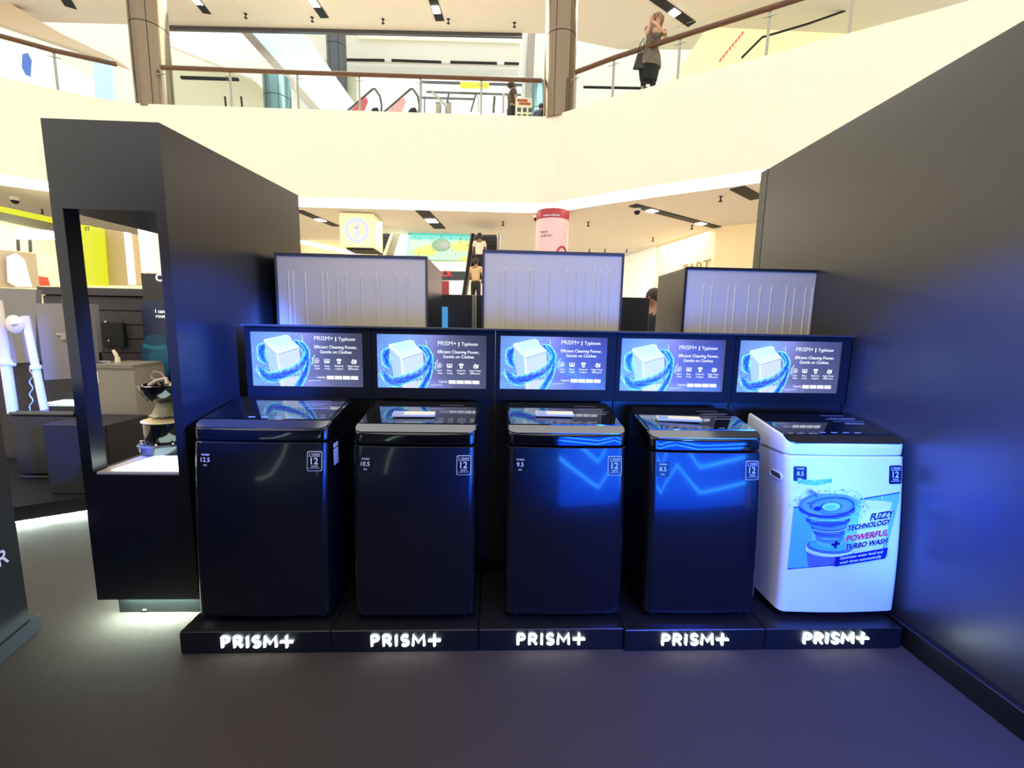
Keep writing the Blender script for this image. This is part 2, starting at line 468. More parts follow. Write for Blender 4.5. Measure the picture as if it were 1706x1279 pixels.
ppoly([(420, 430), (960, 368), (860, 1110), (330, 1170)], (125, 205, 245), 1)
ppoly([(950, 358), (1430, 278), (1428, 290), (945, 372)], (30, 30, 120), 2)
ppoly([(158, 455), (240, 450), (240, 468), (157, 470)], (40, 50, 130), 2)
ppoly([(90, 1186), (640, 1140), (640, 1152), (88, 1200)], (30, 30, 120), 2)
def ell(cx_, cy_, a, b, rot=0, n=28, a0=0, a1=2*PI):
    out = []
    for k in range(n):
        th = a0+(a1-a0)*k/(n-1 if a1-a0 < 6.2 else n)
        x, y = a*math.cos(th), b*math.sin(th)
        out.append((cx_+x*math.cos(rot)-y*math.sin(rot), cy_+x*math.sin(rot)+y*math.cos(rot)))
    return out
# bucket
ppoly([(310, 900), (860, 960), (760, 1145), (335, 1165)], (95, 110, 215), 3)
ppoly(ell(590, 950, 290, 95, .06), (215, 235, 250), 4)
ppoly(ell(590, 930, 275, 85, .06), (85, 110, 220), 5)
ppoly(ell(590, 915, 240, 65, .06), (80, 180, 240), 6)
# whirl funnel: stacked rings narrowing downwards
for k, (cx_, cy_, a, b, c) in enumerate([(590, 880, 160, 60, (110, 190, 250)), (590, 820, 165, 70, (90, 130, 240)), (585, 760, 185, 70, (80, 110, 235)), (580, 700, 210, 70, (60, 90, 230)), (575, 655, 225, 75, (90, 140, 245)), (570, 600, 260, 80, (60, 80, 225)), (560, 540, 300, 90, (120, 190, 250)), (555, 490, 330, 105, (55, 80, 225)), (560, 440, 340, 140, (90, 130, 245))]):
    ppoly(ell(cx_, cy_, a, b, .03), c, 7+k*.5)
for k, (cx_, cy_, a, b, c) in enumerate([(590, 425, 330, 125, (110, 160, 250)), (610, 430, 270, 95, (70, 105, 240)), (620, 440, 240, 80, (100, 150, 250)), (600, 455, 130, 55, (50, 70, 215)), (605, 455, 110, 48, (150, 220, 250)), (600, 462, 70, 26, (120, 195, 245)), (445, 478, 45, 25, (20, 30, 120))]):
    ppoly(ell(cx_, cy_, a, b, -.05), c, 12+k*.5)
def arc(cx_, cy_, a, b, a0, a1, w, c, lv):
    o_ = ell(cx_, cy_, a, b, 0, 16, a0, a1); i_ = ell(cx_, cy_, a-w, b-w*.6, 0, 16, a0, a1)
    for k in range(15): ppoly([o_[k], o_[k+1], i_[k+1], i_[k]], c, lv)
arc(560, 430, 345, 150, .3, 2.9, 26, (35, 30, 190), 16); arc(600, 440, 280, 105, -1.2, 2.0, 12, (40, 60, 200), 16)
arc(570, 600, 262, 90, .2, 3.0, 16, (40, 60, 205), 16); arc(580, 690, 220, 70, .2, 2.6, 14, (200, 230, 255), 16)
arc(585, 740, 190, 60, .5, 3.0, 12, (50, 60, 205), 16); arc(600, 400, 400, 190, -1.0, .9, 16, (170, 215, 250), 16)
arc(590, 950, 292, 100, .1, 3.05, 14, (245, 250, 255), 16)
for k in range(70):
    a = random.uniform(-PI, PI*.2); rr = random.uniform(1.0, 1.35)
    ppoly(ell(570+350*rr*math.cos(a), 450+160*rr*math.sin(a), random.uniform(4, 12), random.uniform(4, 9), 0, 6), random.choice([(60, 90, 220), (170, 220, 250), (90, 170, 240)]), 16)
for k in range(12):
    a = (300+random.uniform(-20, 60), 230+random.uniform(0, 60)); ppoly([a, (a[0]+90, a[1]+70), (a[0]+80, a[1]+74)], (70, 110, 220), 16)
ppoly([(200, 115), (320, 140), (460, 135), (615, 118), (610, 165), (430, 200), (270, 185), (205, 160)], (110, 200, 245), 3)
for k in range(40): ppoly(ell(random.uniform(215, 600), random.uniform(135, 180), 9, 6, 0, 6), random.choice([(60, 150, 235), (170, 235, 250)]), 4)
ppoly([(665, 1050), (1275, 935), (1240, 1065), (645, 1165)], (22, 22, 110), 17)
DI = -.165
def ptext(s_, x, y, size, col, lv, bold=.02, sh=.28, align='l', width=None):
    V, F, w = text_geo(s_, bold)
    kx = size if width is None else width/w
    V2 = []
    for a, b, c in V:
        u = a*kx+b*size*sh; v = b*size
        V2.append(pmap(x+u*math.cos(DI)+0*v, y+u*math.sin(DI)-v, .0012+.0004*lv))
    poster.add(V2, F, None, col)
for (s_, x, y, sz, wd, c) in (('FUZZY', 1060, 618, 108, 275, (14, 16, 70)), ('TECHNOLOGY', 788, 742, 82, 520, (14, 16, 70)), ('POWERFUL', 775, 872, 98, 505, (215, 45, 55)), ('TURBO WASH', 760, 965, 82, 510, (14, 16, 70))):
    ptext(s_, x-6, y+3, sz*1.04, (235, 245, 255), 17, .06, width=wd+12)
    ptext(s_, x, y, sz, c, 18, .04, width=wd)
ppoly([(612, 895), (712, 880), (708, 905), (608, 920)], (14, 16, 70), 18); ppoly([(655, 862), (685, 862), (668, 945), (640, 945)], (14, 16, 70), 18)
ptext('Optimizes water level and', 705, 1083, 44, (235, 240, 255), 18.5, .015, width=510)
ptext('wash times automatically', 700, 1135, 44, (235, 240, 255), 18.5, .015, width=500)
poster.build('poster', pcol, t)['label'] = 'blue water whirl poster with dark and red lettering'

# pale strips lying on three lids
for (i, x0, x1, yo, dz, rz, lab) in ((1, -.13, .075, .14, 0, .02, 'cream strip lying on the lid of the 10.5 kg washing machine'),
                                  (2, -.14, .05, .16, 0, -.03, 'cream strip lying on the lid of the 9.5 kg washing machine'),
                                  (3, -.19, .03, .16, 0, -.12, 'cream strip lying slanted on the lid of the black 8.5 kg washing machine')):
    t, W, D, Ht, T, F0, surf, Hb = MACH[i]
    mb = MB(); y = F0+yo
    s = thing('paper_strip', lab, 'strip', (t.location.x+(x0+x1)/2, t.location.y+y, t.location.z+T(y)+.011), rz, 'cream strips on the lids')
    h = (x1-x0)/2
    tilt = Matrix.Rotation(math.atan(.175), 4, 'X')
    MB().box(-h, h, -.021, .021, 0, .016, tilt, bev=.003).build('foam_bar', mat('cream_foam', (240, 232, 205), .7, noise=.04), s)
    MB().box(-h+.005, -h+.055, -.0205, .019, .016, .0168, tilt).build('clear_end', mat('grey_blue_tape', (165, 180, 205), .3, noise=.02), s)

# ------------------------------------------------------------------ monitors in the cabinet row
SW, SH = .592, .292
def screen_art(shift):
    mb = MB()
    def put(x, y, lv): return (-SW/2+(x-30)/1605*SW, -.0005-.00012*lv, SH/2-(y-55)/785*SH)
    def sp(poly, col, lv):
        poly = clip(clip(clip(clip(poly, -1, 0, -30), 1, 0, 1635), 0, -1, -55), 0, 1, 840)
        if len(poly) > 2: mb.add([put(a, b, lv) for a, b in poly], [tuple(range(len(poly)))], None, col)
    def bg(u, v):
        cs = [(0, (105, 150, 225)), (.3, (120, 160, 235)), (.5, (135, 140, 215)), (.68, (100, 105, 150)), (1, (72, 76, 104))]
        for (a, c0), (b, c1) in zip(cs, cs[1:]):
            if u <= b:
                k = (u-a)/(b-a); c = [c0[q]+(c1[q]-c0[q])*k for q in range(3)]; break
        k = .9+.2*math.sin(v*3+u*5)*.5+(.12 if v > .8 and u < .7 else 0)
        return tuple(min(255, x*k) for x in c)
    NX, NY = 24, 10
    for i in range(NX):
        for j in range(NY):
            q = [(i/NX, j/NY), (i/NX, (j+1)/NY), ((i+1)/NX, (j+1)/NY), ((i+1)/NX, j/NY)]
            mb.add([put(30+1605*u, 55+785*v, 0) for u, v in q], [(0, 1, 2, 3)], None, [bg(u, v) for u, v in q])
    S = shift
    def sh(p): return [(a+S[0], b+S[1]) for a, b in p]
    def cat(pts, n=8):
        out = []
        for i in range(len(pts)-1):
            p0, p1, p2, p3 = pts[max(i-1, 0)], pts[i], pts[i+1], pts[min(i+2, len(pts)-1)]
            for k in range(n):
                t_ = k/n
                out.append(tuple(.5*((2*p1[q])+(-p0[q]+p2[q])*t_+(2*p0[q]-5*p1[q]+4*p2[q]-p3[q])*t_*t_+(-p0[q]+3*p1[q]-3*p2[q]+p3[q])*t_**3) for q in range(2)))
        return out+[pts[-1]]
    rnd = random.Random(3)
    def ribbon(A, B, lv, pal, bands=14):
        A, B = cat(A), cat(B); n = min(len(A), len(B))
        for k in range(bands):
            ph = rnd.uniform(0, 6)
            for i in range(n-1):
                def pt(i_, f):
                    w = .04*math.sin(i_*.5+ph)
                    f = min(1, max(0, f+(w if 0 < f < 1 else (.03*math.sin(i_*1.7) if f == 0 else 0))))
                    return (A[i_][0]+(B[i_][0]-A[i_][0])*f, A[i_][1]+(B[i_][1]-A[i_][1])*f)
                f0, f1 = k/bands, (k+1)/bands
                u = i/n; e = min(f0, 1-f1)*2
                c = pal(u, f0, e, rnd)
                sp(sh([pt(i, f0), pt(i+1, f0), pt(i+1, f1), pt(i, f1)]), c, lv)
    def pal(u, f, e, r):
        deep, cy = (20, 70, 235), (70, 205, 250)
        k = max(0, min(1, e*1.8-.1-abs(u-.35)*.9+r.uniform(-.25, .25)))
        if e < .08: return (150, 240, 250)
        return tuple(cy[q]+(deep[q]-cy[q])*k for q in range(3))
    # back loop left and right
    ribbon([(225, 200), (120, 250), (105, 350), (130, 470), (215, 525)], [(250, 300), (245, 330), (245, 360), (245, 400), (250, 470)], 1, pal, 9)
    ribbon([(640, 160), (760, 175), (830, 240), (870, 330), (860, 420)], [(700, 250), (730, 290), (750, 330), (760, 400), (740, 480)], 1, pal, 9)
    # drum body
    sp(sh([(215, 165), (540, 90), (590, 110), (610, 160), (700, 245), (395, 345)]), (205, 238, 250), 2)
    sp(sh([(250, 175), (530, 105), (620, 190), (385, 260)]), (190, 228, 246), 3)
    sp(sh([(218, 170), (395, 350), (430, 640), (285, 650)]), (170, 200, 245), 2)
    sp(sh([(395, 350), (710, 245), (740, 560), (430, 650)]), (190, 208, 250), 2)
    sp(sh([(385, 340), (405, 345), (440, 640), (415, 640)]), (225, 250, 255), 3)
    sp(sh([(395, 345), (700, 240), (705, 262), (398, 370)]), (225, 245, 255), 3)
    sp(sh([(218, 165), (395, 345), (398, 372), (220, 195)]), (220, 242, 255), 3)
    sp(sh([(405, 375), (708, 285), (709, 292), (405, 383)]), (120, 160, 225), 3.5)
    for k in range(5): sp(sh([(255+k*22, 260+k*20), (262+k*22, 265+k*20), (312+k*20, 650), (304+k*20, 650)]), (150, 185, 240), 3)
    sp(sh([(395, 735), (690, 680), (640, 840), (430, 900)]), (195, 205, 245), 2)
    sp(sh([(440, 740), (455, 740), (462, 900), (447, 900)]), (240, 250, 255), 3)
    # front swirl
    ribbon([(80, 590), (130, 700), (220, 775), (330, 795), (460, 755), (600, 690), (720, 620), (820, 520), (870, 400), (860, 300), (800, 200)],
           [(250, 560), (210, 590), (270, 640), (360, 615), (470, 585), (590, 545), (680, 485), (740, 420), (790, 340), (770, 270), (690, 190)], 4, pal)
    ribbon([(870, 380), (865, 520), (840, 640), (790, 760), (700, 900)], [(800, 480), (770, 580), (700, 680), (640, 780), (560, 900)], 4.5, pal, 9)
    def disc(x, y, r, c, lv=6): sp(sh([(x+r*math.cos(2*PI*k/7), y+r*math.sin(2*PI*k/7)) for k in range(7)]), c, lv)
    for k in range(90):
        z = rnd.choice([((60, 600), (200, 780)), ((700, 100), (880, 330)), ((860, 330), (940, 560)), ((60, 320), (140, 520)), ((280, 600), (700, 560)), ((420, 760), (760, 640)), ((80, 560), (260, 600))])
        f = rnd.random()
        disc(z[0][0]+(z[1][0]-z[0][0])*f+rnd.uniform(-22, 22), z[0][1]+(z[1][1]-z[0][1])*f+rnd.uniform(-22, 22), rnd.uniform(3, 9), rnd.choice([(160, 235, 250), (220, 250, 255), (60, 150, 240)]))
    for pts in ([(900, 470), (880, 520), (905, 430), (930, 375)], [(80, 580), (95, 640), (130, 700)], [(750, 90), (765, 120), (770, 160)]):
        for a, b in zip(pts, pts[1:]): sp(sh([a, b, (b[0]+9, b[1]+3), (a[0]+9, a[1]+3)]), (190, 245, 255), 6)
    sp(sh([(820, 752), (1010, 745), (1010, 752), (820, 762)]), (190, 210, 245), 3)
    WH = (238, 244, 255)
    def tx(s_, x, y, size, w, bold=.015, al='l'):
        V, F, tw = text_geo(s_, bold)
        kx = w/tw
        x0 = x if al == 'l' else x-w/2
        mb.add([put(x0+a*kx+S[0], y-b*size+S[1], 7) for a, b, c in V], F, None, WH)
    tx('PRISM+', 938, 163, 85, 270, 0); tx('|', 1240, 160, 70, 14, 0); tx('Typhoon', 1285, 163, 68, 240, .01)
    tx('Efficient Cleaning Power,', 935, 280, 62, 615, .012); tx('Gentle on Clothes', 1015, 350, 62, 455, .012)
    def ringp(x, y, r, w=7):
        for k in range(12):
            a, b = 2*PI*k/12, 2*PI*(k+1)/12
            sp(sh([(x+r*math.cos(a), y+r*math.sin(a)), (x+r*math.cos(b), y+r*math.sin(b)), (x+(r-w)*math.cos(b), y+(r-w)*math.sin(b)), (x+(r-w)*math.cos(a), y+(r-w)*math.sin(a))]), WH, 7)
    ringp(960, 460, 38); ringp(960, 462, 17, 9)
    for a in (0, 1, 2): sp(sh([(1070+a*34, 430), (1080+a*34, 430), (1080+a*34, 485), (1070+a*34, 485)]), WH, 7)
    sp(sh([(1070, 470), (1148, 470), (1142, 492), (1076, 492)]), WH, 7); sp(sh([(1075, 445), (1145, 440), (1145, 448), (1075, 453)]), WH, 7)
    sp(sh([(1245, 440), (1265, 428), (1300, 428), (1322, 440), (1312, 462), (1300, 456), (1305, 500), (1262, 500), (1265, 456), (1254, 462)]), WH, 7)
    sp(sh([(1278, 445), (1290, 445), (1290, 490), (1278, 490)]), (105, 110, 150), 7.5)
    sp(sh([(1490, 425), (1520, 465), (1505, 498), (1475, 498), (1460, 470)]), WH, 7); disc(1490, 472, 13, (95, 100, 140), 7.5); sp(sh([(1520, 440), (1540, 438), (1535, 495), (1515, 495)]), WH, 7)
    for (x, a, b, w1) in ((965, 'Smart', 'Clean', 88), (1112, 'Easy', 'Ironing', 92), (1285, 'Fabric', 'Program', 130), (1492, 'Highly Water', 'Efficient', 175)):
        tx(a, x, 545, 36, w1*(1 if len(a) > 5 else .8), .01, 'c'); tx(b, x, 585, 36, w1*.85, .01, 'c')
    tx('Capacity', 950, 712, 40, 130, .01)
    for k, kg in enumerate(('12.5', '10.5', '9.5', '8.5')):
        x = 1098+k*117
        sp(sh([(x, 678), (x+105, 680), (x+105, 732), (x, 730)]), WH, 7)
    return mb
SX0 = -1.312; SPC = .6688
ZS = [1.306, 1.306, 1.308, 1.307, 1.308]
arts = [screen_art((0, 0)), screen_art((-20, 40))]
scr_mat = colmat('screen_pixels', 1.3, .12)
proto = {}
MON = ['left', 'second', 'middle', 'fourth', 'right']
for i in range(5):
    cx = SX0+SPC*i+SW/2
    c = thing('display_cabinet', 'dark cabinet unit holding the monitor behind the %s washing machine' % UNDER[i], 'cabinet', (SX0+SPC*i-.028+SPC/2, 2.30, 0), group='cabinet units behind the washing machines')
    hw = SPC/2-.0015
    mb = MB()
    mb.box(-hw, hw, .04, .17, 0, 1.10, bev=.002)
    mb.build('lower_body', LAM, c)
    mb = MB(); z0, z1 = 1.10, 1.48
    cw = mat('cabinet_frame', (11, 12, 17), .5, spec=.3, noise=.05)
    sx = cx-c.location.x
    mb.box(-hw, hw, .02, .17, z0, ZS[i]-SH/2); mb.box(-hw, hw, .02, .17, ZS[i]+SH/2, z1)
    mb.box(-hw, sx-SW/2, .02, .17, ZS[i]-SH/2, ZS[i]+SH/2); mb.box(sx+SW/2, hw, .02, .17, ZS[i]-SH/2, ZS[i]+SH/2)
    mb.build('monitor_frame', cw, c)
    if 'm' not in proto:
        m = thing('monitor', '', 'monitor', (0, 0, 0), group='monitors showing the same washing machine advert')
        MB().box(-SW/2+.001, SW/2-.001, .001, .05, -SH/2+.001, SH/2-.001).build('casing', BLACKM, m)
        arts[0].build('screen', scr_mat, m); proto['m'] = m
    elif i == 1:
        m = thing('monitor', '', 'monitor', (0, 0, 0), group='monitors showing the same washing machine advert')
        MB().box(-SW/2+.001, SW/2-.001, .001, .05, -SH/2+.001, SH/2-.001).build('casing', BLACKM, m)
        arts[1].build('screen', scr_mat, m); proto['n'] = m
    else:
        m = copy_tree(proto['m'] if i == 2 else proto['n'])
    m.location = (cx, 2.33, ZS[i])
    m['label'] = ['leftmost of the five lit monitors, beside the display tower', 'lit monitor above and behind the 10.5 kg washing machine', 'middle one of the five lit monitors in the cabinet row',
                  'lit monitor behind the blue-lit 8.5 kg black washing machine', 'rightmost lit monitor, above the white washing machine'][i]
mb = MB().box(-1.345, 2.005, 2.295, 2.475, 1.481, 1.492, bev=.002)
tag(mb.build('cabinet_ledge', mat('ledge_grey', (62, 58, 56), .4, noise=.05)), 'thin grey ledge along the top of the monitor cabinets', 'ledge')

# ------------------------------------------------------------------ silver-fronted refrigerators behind
def fridge(px0, px1, pyt, Y, dep, lab, framec, ribs, sidec, tilt=0):
    a, b = P(px0, pyt, Y), P(px1, pyt, Y)
    W = b.x-a.x; H = (a.z+b.z)/2
    t = thing('refrigerator', lab, 'refrigerator', ((a.x+b.x)/2, Y, 0), tilt, 'refrigerators with ribbed silver backs')
    MB().box(-W/2, W/2, .012, dep, .03, H-.004, bev=.004).build('body', sidec, t)
    mb = MB(); e = .012
    mb.box(-W/2, W/2, 0, .014, H-.016, H); mb.box(-W/2, -W/2+e, 0, .014, .03, H-.016); mb.box(W/2-e, W/2, 0, .014, .03, H-.016); mb.box(-W/2+e, W/2-e, 0, .014, .03, .05)
    mb.build('frame', framec, t)
    # ribbed back panel: shallow vertical pressed ribs
    mb = MB(); xs = [-W/2+e]
    for r in ribs:
        x = -W/2+r*W
        xs += [x-.006, x-.002, x+.002, x+.006]
    xs.append(W/2-e); n = len(xs); V = []; F = []
    for z in (.05, H-.12, H-.10, H-.016):
        for k, x in enumerate(xs):
            q = (k-1) % 4
            d = .006 if (0 < k < n-1 and q in (1, 2) and z < H-.11) else .002
            V.append((x, .010-d, z))
    for j in range(3):
        for k in range(n-1): F.append((j*n+k, j*n+k+1, (j+1)*n+k+1, (j+1)*n+k))
    mb.add(V, F)
    mb.build('ribbed_panel', SILVERG, t)
    for sx in (-1, 1):
        MB().box(sx*(W/2-.08)-.03, sx*(W/2-.08)+.03, .05, .12, 0, .03).build('foot', RUB, t)
        MB().box(sx*(W/2-.1)-.05, sx*(W/2-.1)+.05, dep-.09, dep-.01, H-.005, H+.012, bev=.003).build('hinge_cover', BLACKM, t)
    return t, W, H
glb = mat('mottled_black_side', (40, 44, 52), .22, spec=.6, noise=.5, nscale=90, bump=.15)
fridge(456, 712, 423.5, 2.68, .70, 'refrigerator with ribbed silver back panel and grey edge, leftmost of the three', FRAMEG, [.08, .11, .19, .30, .335, .40, .46, .56, .66, .69, .79, .86], glb)
fridge(804, 1041, 418.5, 2.68, .70, 'refrigerator with bright ribbed silver back panel, tallest and middle of the three', FRAMEG, [.12, .16, .24, .33, .36, .47, .60, .66, .72, .8, .84, .9], glb)
fridge(1143, 1376, 447, 2.68, .46, 'refrigerator with ribbed silver back panel and black edge, beside the charcoal partition', BLACKM, [.14, .2, .32, .37, .47, .55, .63, .74, .8, .88, .93], glb)

# ------------------------------------------------------------------ display tower
t = thing('display_tower', 'tall black display tower with see-through opening and lit shelf, left of the washing machines', 'display tower', (-1.73, 2.04, 0))
def tw(x): return x+1.73
YB = 1.02
def rx(y): return -1.484+.132*y        # right face x as function of local depth
mb = MB(); mb.prism([(tw(-1.98), 0), (tw(rx(0)), 0), (tw(rx(YB)), YB), (tw(-1.98+.132*YB), YB)], 1.985, 2.357); mb.build('upper_block', LAM, t)
mb = MB(); mb.prism([(tw(-1.98), 0), (tw(rx(0)), 0), (tw(rx(YB)), YB), (tw(-1.98), YB)], .105, .757); mb.build('lower_block', LAM, t)
mb = MB(); mb.prism([(tw(rx(0))-.045, 0), (tw(rx(0)), 0), (tw(rx(YB)), YB), (tw(rx(YB))-.045, YB)], .757, 1.985); mb.build('side_panel', LAM, t)
MB().box(tw(-1.98), tw(-1.93), 0, .075, .757, 1.985).build('front_post', LAM, t)
mb = MB(); mb.prism([(tw(-1.925), .05), (tw(-1.50), .05), (tw(-1.42), YB-.05), (tw(-1.925), YB-.05)], 0, .105); mb.build('recessed_base', mat('green_black_base', (12, 16, 15), .4, noise=.3, nscale=40), t)
mb = MB(); mb.prism([(tw(-1.925), .012), (tw(-1.53), .012), (tw(-1.42), YB-.06), (tw(-1.925), YB-.06)], .757, .768); mb.build('shelf_board', mat('pale_shelf', (190, 180, 165), .5, noise=.05), t)
mb = MB(); mb.prism([(tw(-1.87), .03), (tw(-1.535), .03), (tw(-1.525), .26), (tw(-1.84), .26)], .768, .772); mb.build('light_panel', glow('shelf_led', (225, 250, 245), 5), t)
mb = MB(); mb.box(tw(-1.90), tw(-1.52), .02, .045, .098, .1045); mb.build('under_light', glow('under_led', (215, 250, 242), 380), t)
MB().box(tw(-1.895)-.05, tw(-1.895)-.043, .08, .9, .098, .1045).build('under_light', MATS['under_led'], t)
MB().lathe([(.016, 0), (.016, .004), (.006, .008)], 12, Matrix.Translation((tw(-1.80), .06, .012)) @ Matrix.Rotation(0, 4, 'X')).build('base_bracket', CHROME, t)
# motor and agitator exhibit on the lit shelf
c0 = P(283, 752, 2.42)
t = thing('motor_exhibit', 'black washing machine motor with bowl, on the lit shelf of the display tower', 'motor exhibit', (c0.x, 2.42, .772))
R0 = .125
MB().lathe([(R0*1.03, 0), (R0*1.1, .02), (R0*1.12, .045), (R0*1.05, .055)], 32).build('base_ring', mat('grey_glass', (70, 75, 90), .1, spec=.8, noise=.1), t, True)
MB().lathe([(R0*.85, .055), (R0*.86, .06), (R0*.86, .165), (R0*.8, .172)], 32).build('housing', COVER, t, True)
MB().lathe([(R0*.93, .172), (R0*.93, .176), (R0*.6, .186), (R0*.3, .19)], 32).build('cream_disc', mat('cream_plastic', (225, 205, 150), .35, noise=.05), t, True)
MB().lathe([(R0*.2, .19), (R0*.2, .24), (.022, .25)], 16).build('shaft', CHROME, t, True)
MB().lathe([(R0*.62, .205), (R0*.5, .215), (R0*.32, .265), (R0*.3, .275)], 24).build('cone', mat('olive_plastic', (160, 150, 110), .35, noise=.05), t, True)
MB().lathe([(R0*.35, .275), (R0*.62, .29), (R0*.82, .33), (R0*.92, .375), (R0*.90, .377), (R0*.78, .335), (R0*.3, .30)], 32).build('bowl', COVER, t, True)
mb = MB(); mb.lathe([(R0*.42, .372), (R0*.4, .38), (.01, .384)], 20, Matrix.Translation((.03, 0, .0)) @ Matrix.Rotation(.15, 4, 'Y')); mb.build('cap', MATS['cream_plastic'], t, True)
mb = MB(); mb.tube([(-.02, 0, .37), (-.05, -.02, .42), (-.03, -.02, .45), (.0, -.01, .44), (.015, 0, .40), (.03, .01, .375)], .0045, 6)
mb.tube([(-.05, -.04, .372), (-.01, -.03, .40), (.03, -.02, .41), (.05, -.04, .38)], .010, 6); mb.build('wire', mat('cream_wire', (225, 205, 175), .5, noise=.05), t, True)
for a in (3.6, 4.2, 4.9, 5.5):
    MB().lathe([(.008, .055), (.009, .062), (.004, .066)], 10, Matrix.Translation((R0*.96*math.cos(a), R0*.96*math.sin(a), 0))).build('bolt', CHROME, t)

# ------------------------------------------------------------------ left foreground panel with letter R
A, B = L(70, 1046, 0), L(0, 1108, 0)
dirv = (B-A).normalized(); nrm = Vector((-dirv.y, dirv.x, 0))
if nrm.x < 0: nrm = -nrm
t = thing('information_panel', 'tall dark navy panel with white lettering at the left edge of the picture', 'panel', (A.x, A.y, 0), math.atan2(dirv.y, dirv.x))
mb = MB(); ys = 1 if (Matrix.Rotation(math.atan2(dirv.y, dirv.x), 3, 'Z') @ Vector((0, 1, 0))).dot(nrm) > 0 else -1
NAVY = mat('navy_black_laminate', (20, 22, 32), .5, noise=.2, nscale=80)
Ln = 1.5
mb.box(.03, Ln, *sorted((-.02*ys, -.10*ys)), 0, 1.15, bev=.003); mb.build('board', NAVY, t)
MB().box(0, Ln, *sorted((.0, -.13*ys)), 0, .075, bev=.004).build('foot_rail', NAVY, t)
pl_o = Vector((A.x, A.y, 0))+(-nrm*.02)
def onpanel(px, py):
    rr_ = ray(px, py); k_ = (pl_o-Vector((0, 0, CAMZ))).dot(nrm)/rr_.dot(nrm); return Vector((0, 0, CAMZ))+rr_*k_
# the word runs away from the camera; only its last letter is in view
q = onpanel(15, 934); q2 = onpanel(15, 908); s0 = (Vector((q.x, q.y, 0))-pl_o).dot(dirv)
hsz = abs(q2.z-q.z)/.7
mb = MB(); V, F, w = text_geo('R', .01)
tmx = [(s0+(w-a)*hsz, -.0185*ys, q.z+b*hsz) for a, b, c in V]
mb.add(tmx, F); mb.build('lettering', mat('lit_white_print', (235, 238, 245), .5, emit=(230, 235, 245), es=.25, noise=.01), t)

# ------------------------------------------------------------------ neighbouring displays seen at left
pa, pb = L(22, 845, .15), L(140, 828, .15)
dv = (pb-pa).normalized(); pa2 = pa-dv*1.2; pb2 = pb+dv*.9; nv = Vector((-dv.y, dv.x, 0))
if nv.y < 0: nv = -nv
t = thing('display_platform', 'low black platform with white light under its front edge, behind the left panel', 'platform', (pa.x, pa.y, 0))
o = Vector((pa.x, pa.y, 0))
def loc2(p): return (p.x-o.x, p.y-o.y)
MB().prism([loc2(pa2), loc2(pb2), (pb2.x-o.x, 4.6-o.y), (pa2.x-o.x-.4, 4.6-o.y)], .04, .15).build('deck', PLY, t)
MB().prism([loc2(pa2+nv*.08), loc2(pb2+nv*.08), (pb2.x-o.x-.05, 4.5-o.y), (pa2.x-o.x-.3, 4.5-o.y)], 0, .04).build('recessed_base', BLACKM, t)
MB().prism([loc2(pa2+nv*.02), loc2(pb2+nv*.02), loc2(pb2+nv*.05), loc2(pa2+nv*.05)], .028, .039).build('edge_light', MATS['under_led'], t)
# black machine on it
q0, q1 = P(14, 686, 3.62), P(122, 683, 3.62)
t = thing('washing_machine', 'small black washing machine on the low platform, seen beyond the left panel', 'washing machine', ((q0.x+q1.x)/2, 3.62, .15))
W = q1.x-q0.x; H = q0.z-.15
MB().box(-W/2, W/2, 0, .5, .03, H-.03, bev=.012).build('cabinet', STEELS, t)
MB().box(-W/2-.004, W/2+.004, -.004, .5, H-.028, H, bev=.008).build('top_cover', COVER, t)
MB().box(-W/2+.03, W/2-.03, .03, .44, H, H+.006).build('lid', GLASSB, t)
MB().box(W/2-.19, W/2-.07, -.003, 0, H-.09, H-.08).build('name_strip', FRAMEG, t)
MB().box(-W/2+.02, W/2+.03, -.01, .4, 0, .02, bev=.008).build('base', RUB, t)
# white sheet on its rear; its brightness is put in as emission
qa = P(100, 676, 3.9)
s = tag(MB().box(-.30, .27, -.02, .2, 0, .012, bev=.003).build('white_sheet', glow('sheet_glow_white', (215, 240, 245), 1.6), None, loc=((q0.x+q1.x)/2, 3.95, .15+H+.008)), 'white sheet on the small black washing machine, given its own glow', 'tray')
# white pipes
for k, (bx, by, tx_, ty_, Y, lab) in enumerate(((74, 682, 42, 526, 3.70, 'white standing pipe with round disc bracket on the small black washing machine'), (22, 688, -6, 500, 3.66, 'thick white pipe at the left picture edge, left of the disc'))):
    b = P(bx, by, Y); tp = P(tx_, ty_, Y)
    s = thing('white_pipe', lab, 'pipe', (b.x, Y, b.z-.0), group='white pipes on the small black washing machine')
    d = tp-b
    wp = mat('cream_white_plastic', (238, 226, 205), .4, noise=.03)
    MB().tube([(0, 0, 0), d], .026 if k == 0 else .034, 16).build('tube', wp, s, True)
    MB().tube([d*.44, d*.48], .036 if k == 0 else .042, 16).build('collar', wp, s, True)
    if k == 0:
        c = P(24, 540, Y-.03); cc = c-b
        MB().lathe([(.07, -.01), (.075, 0), (.06, .012), (.02, .016)], 24, Matrix.Translation(cc) @ Matrix.Rotation(PI/2, 4, 'X')).build('disc', wp, s, True)
        MB().tube([cc+Vector((0, -.02, 0)), d*.93+Vector((0, -.02, 0))], .016, 10).build('arm', wp, s, True)
    else:
        MB().tube([d*.45, d*.45+Vector((.07, 0, -.01))], .014, 8).build('side_clip', wp, s, True)
mb = MB(); pts = []
for k in range(24):
    y = 600+k*3.6; pp = P(52+3*math.sin(k*1.1), y, 3.75); pts.append(pp-P(52, 686, 3.75))
b = P(52, 686, 3.75)
tag(MB().tube(pts, .004, 6).build('cable', mat('cable_white', (220, 225, 235), .5, noise=.02), None, True, loc=b), 'wavy white cable hanging beside the white disc pipe', 'cable')
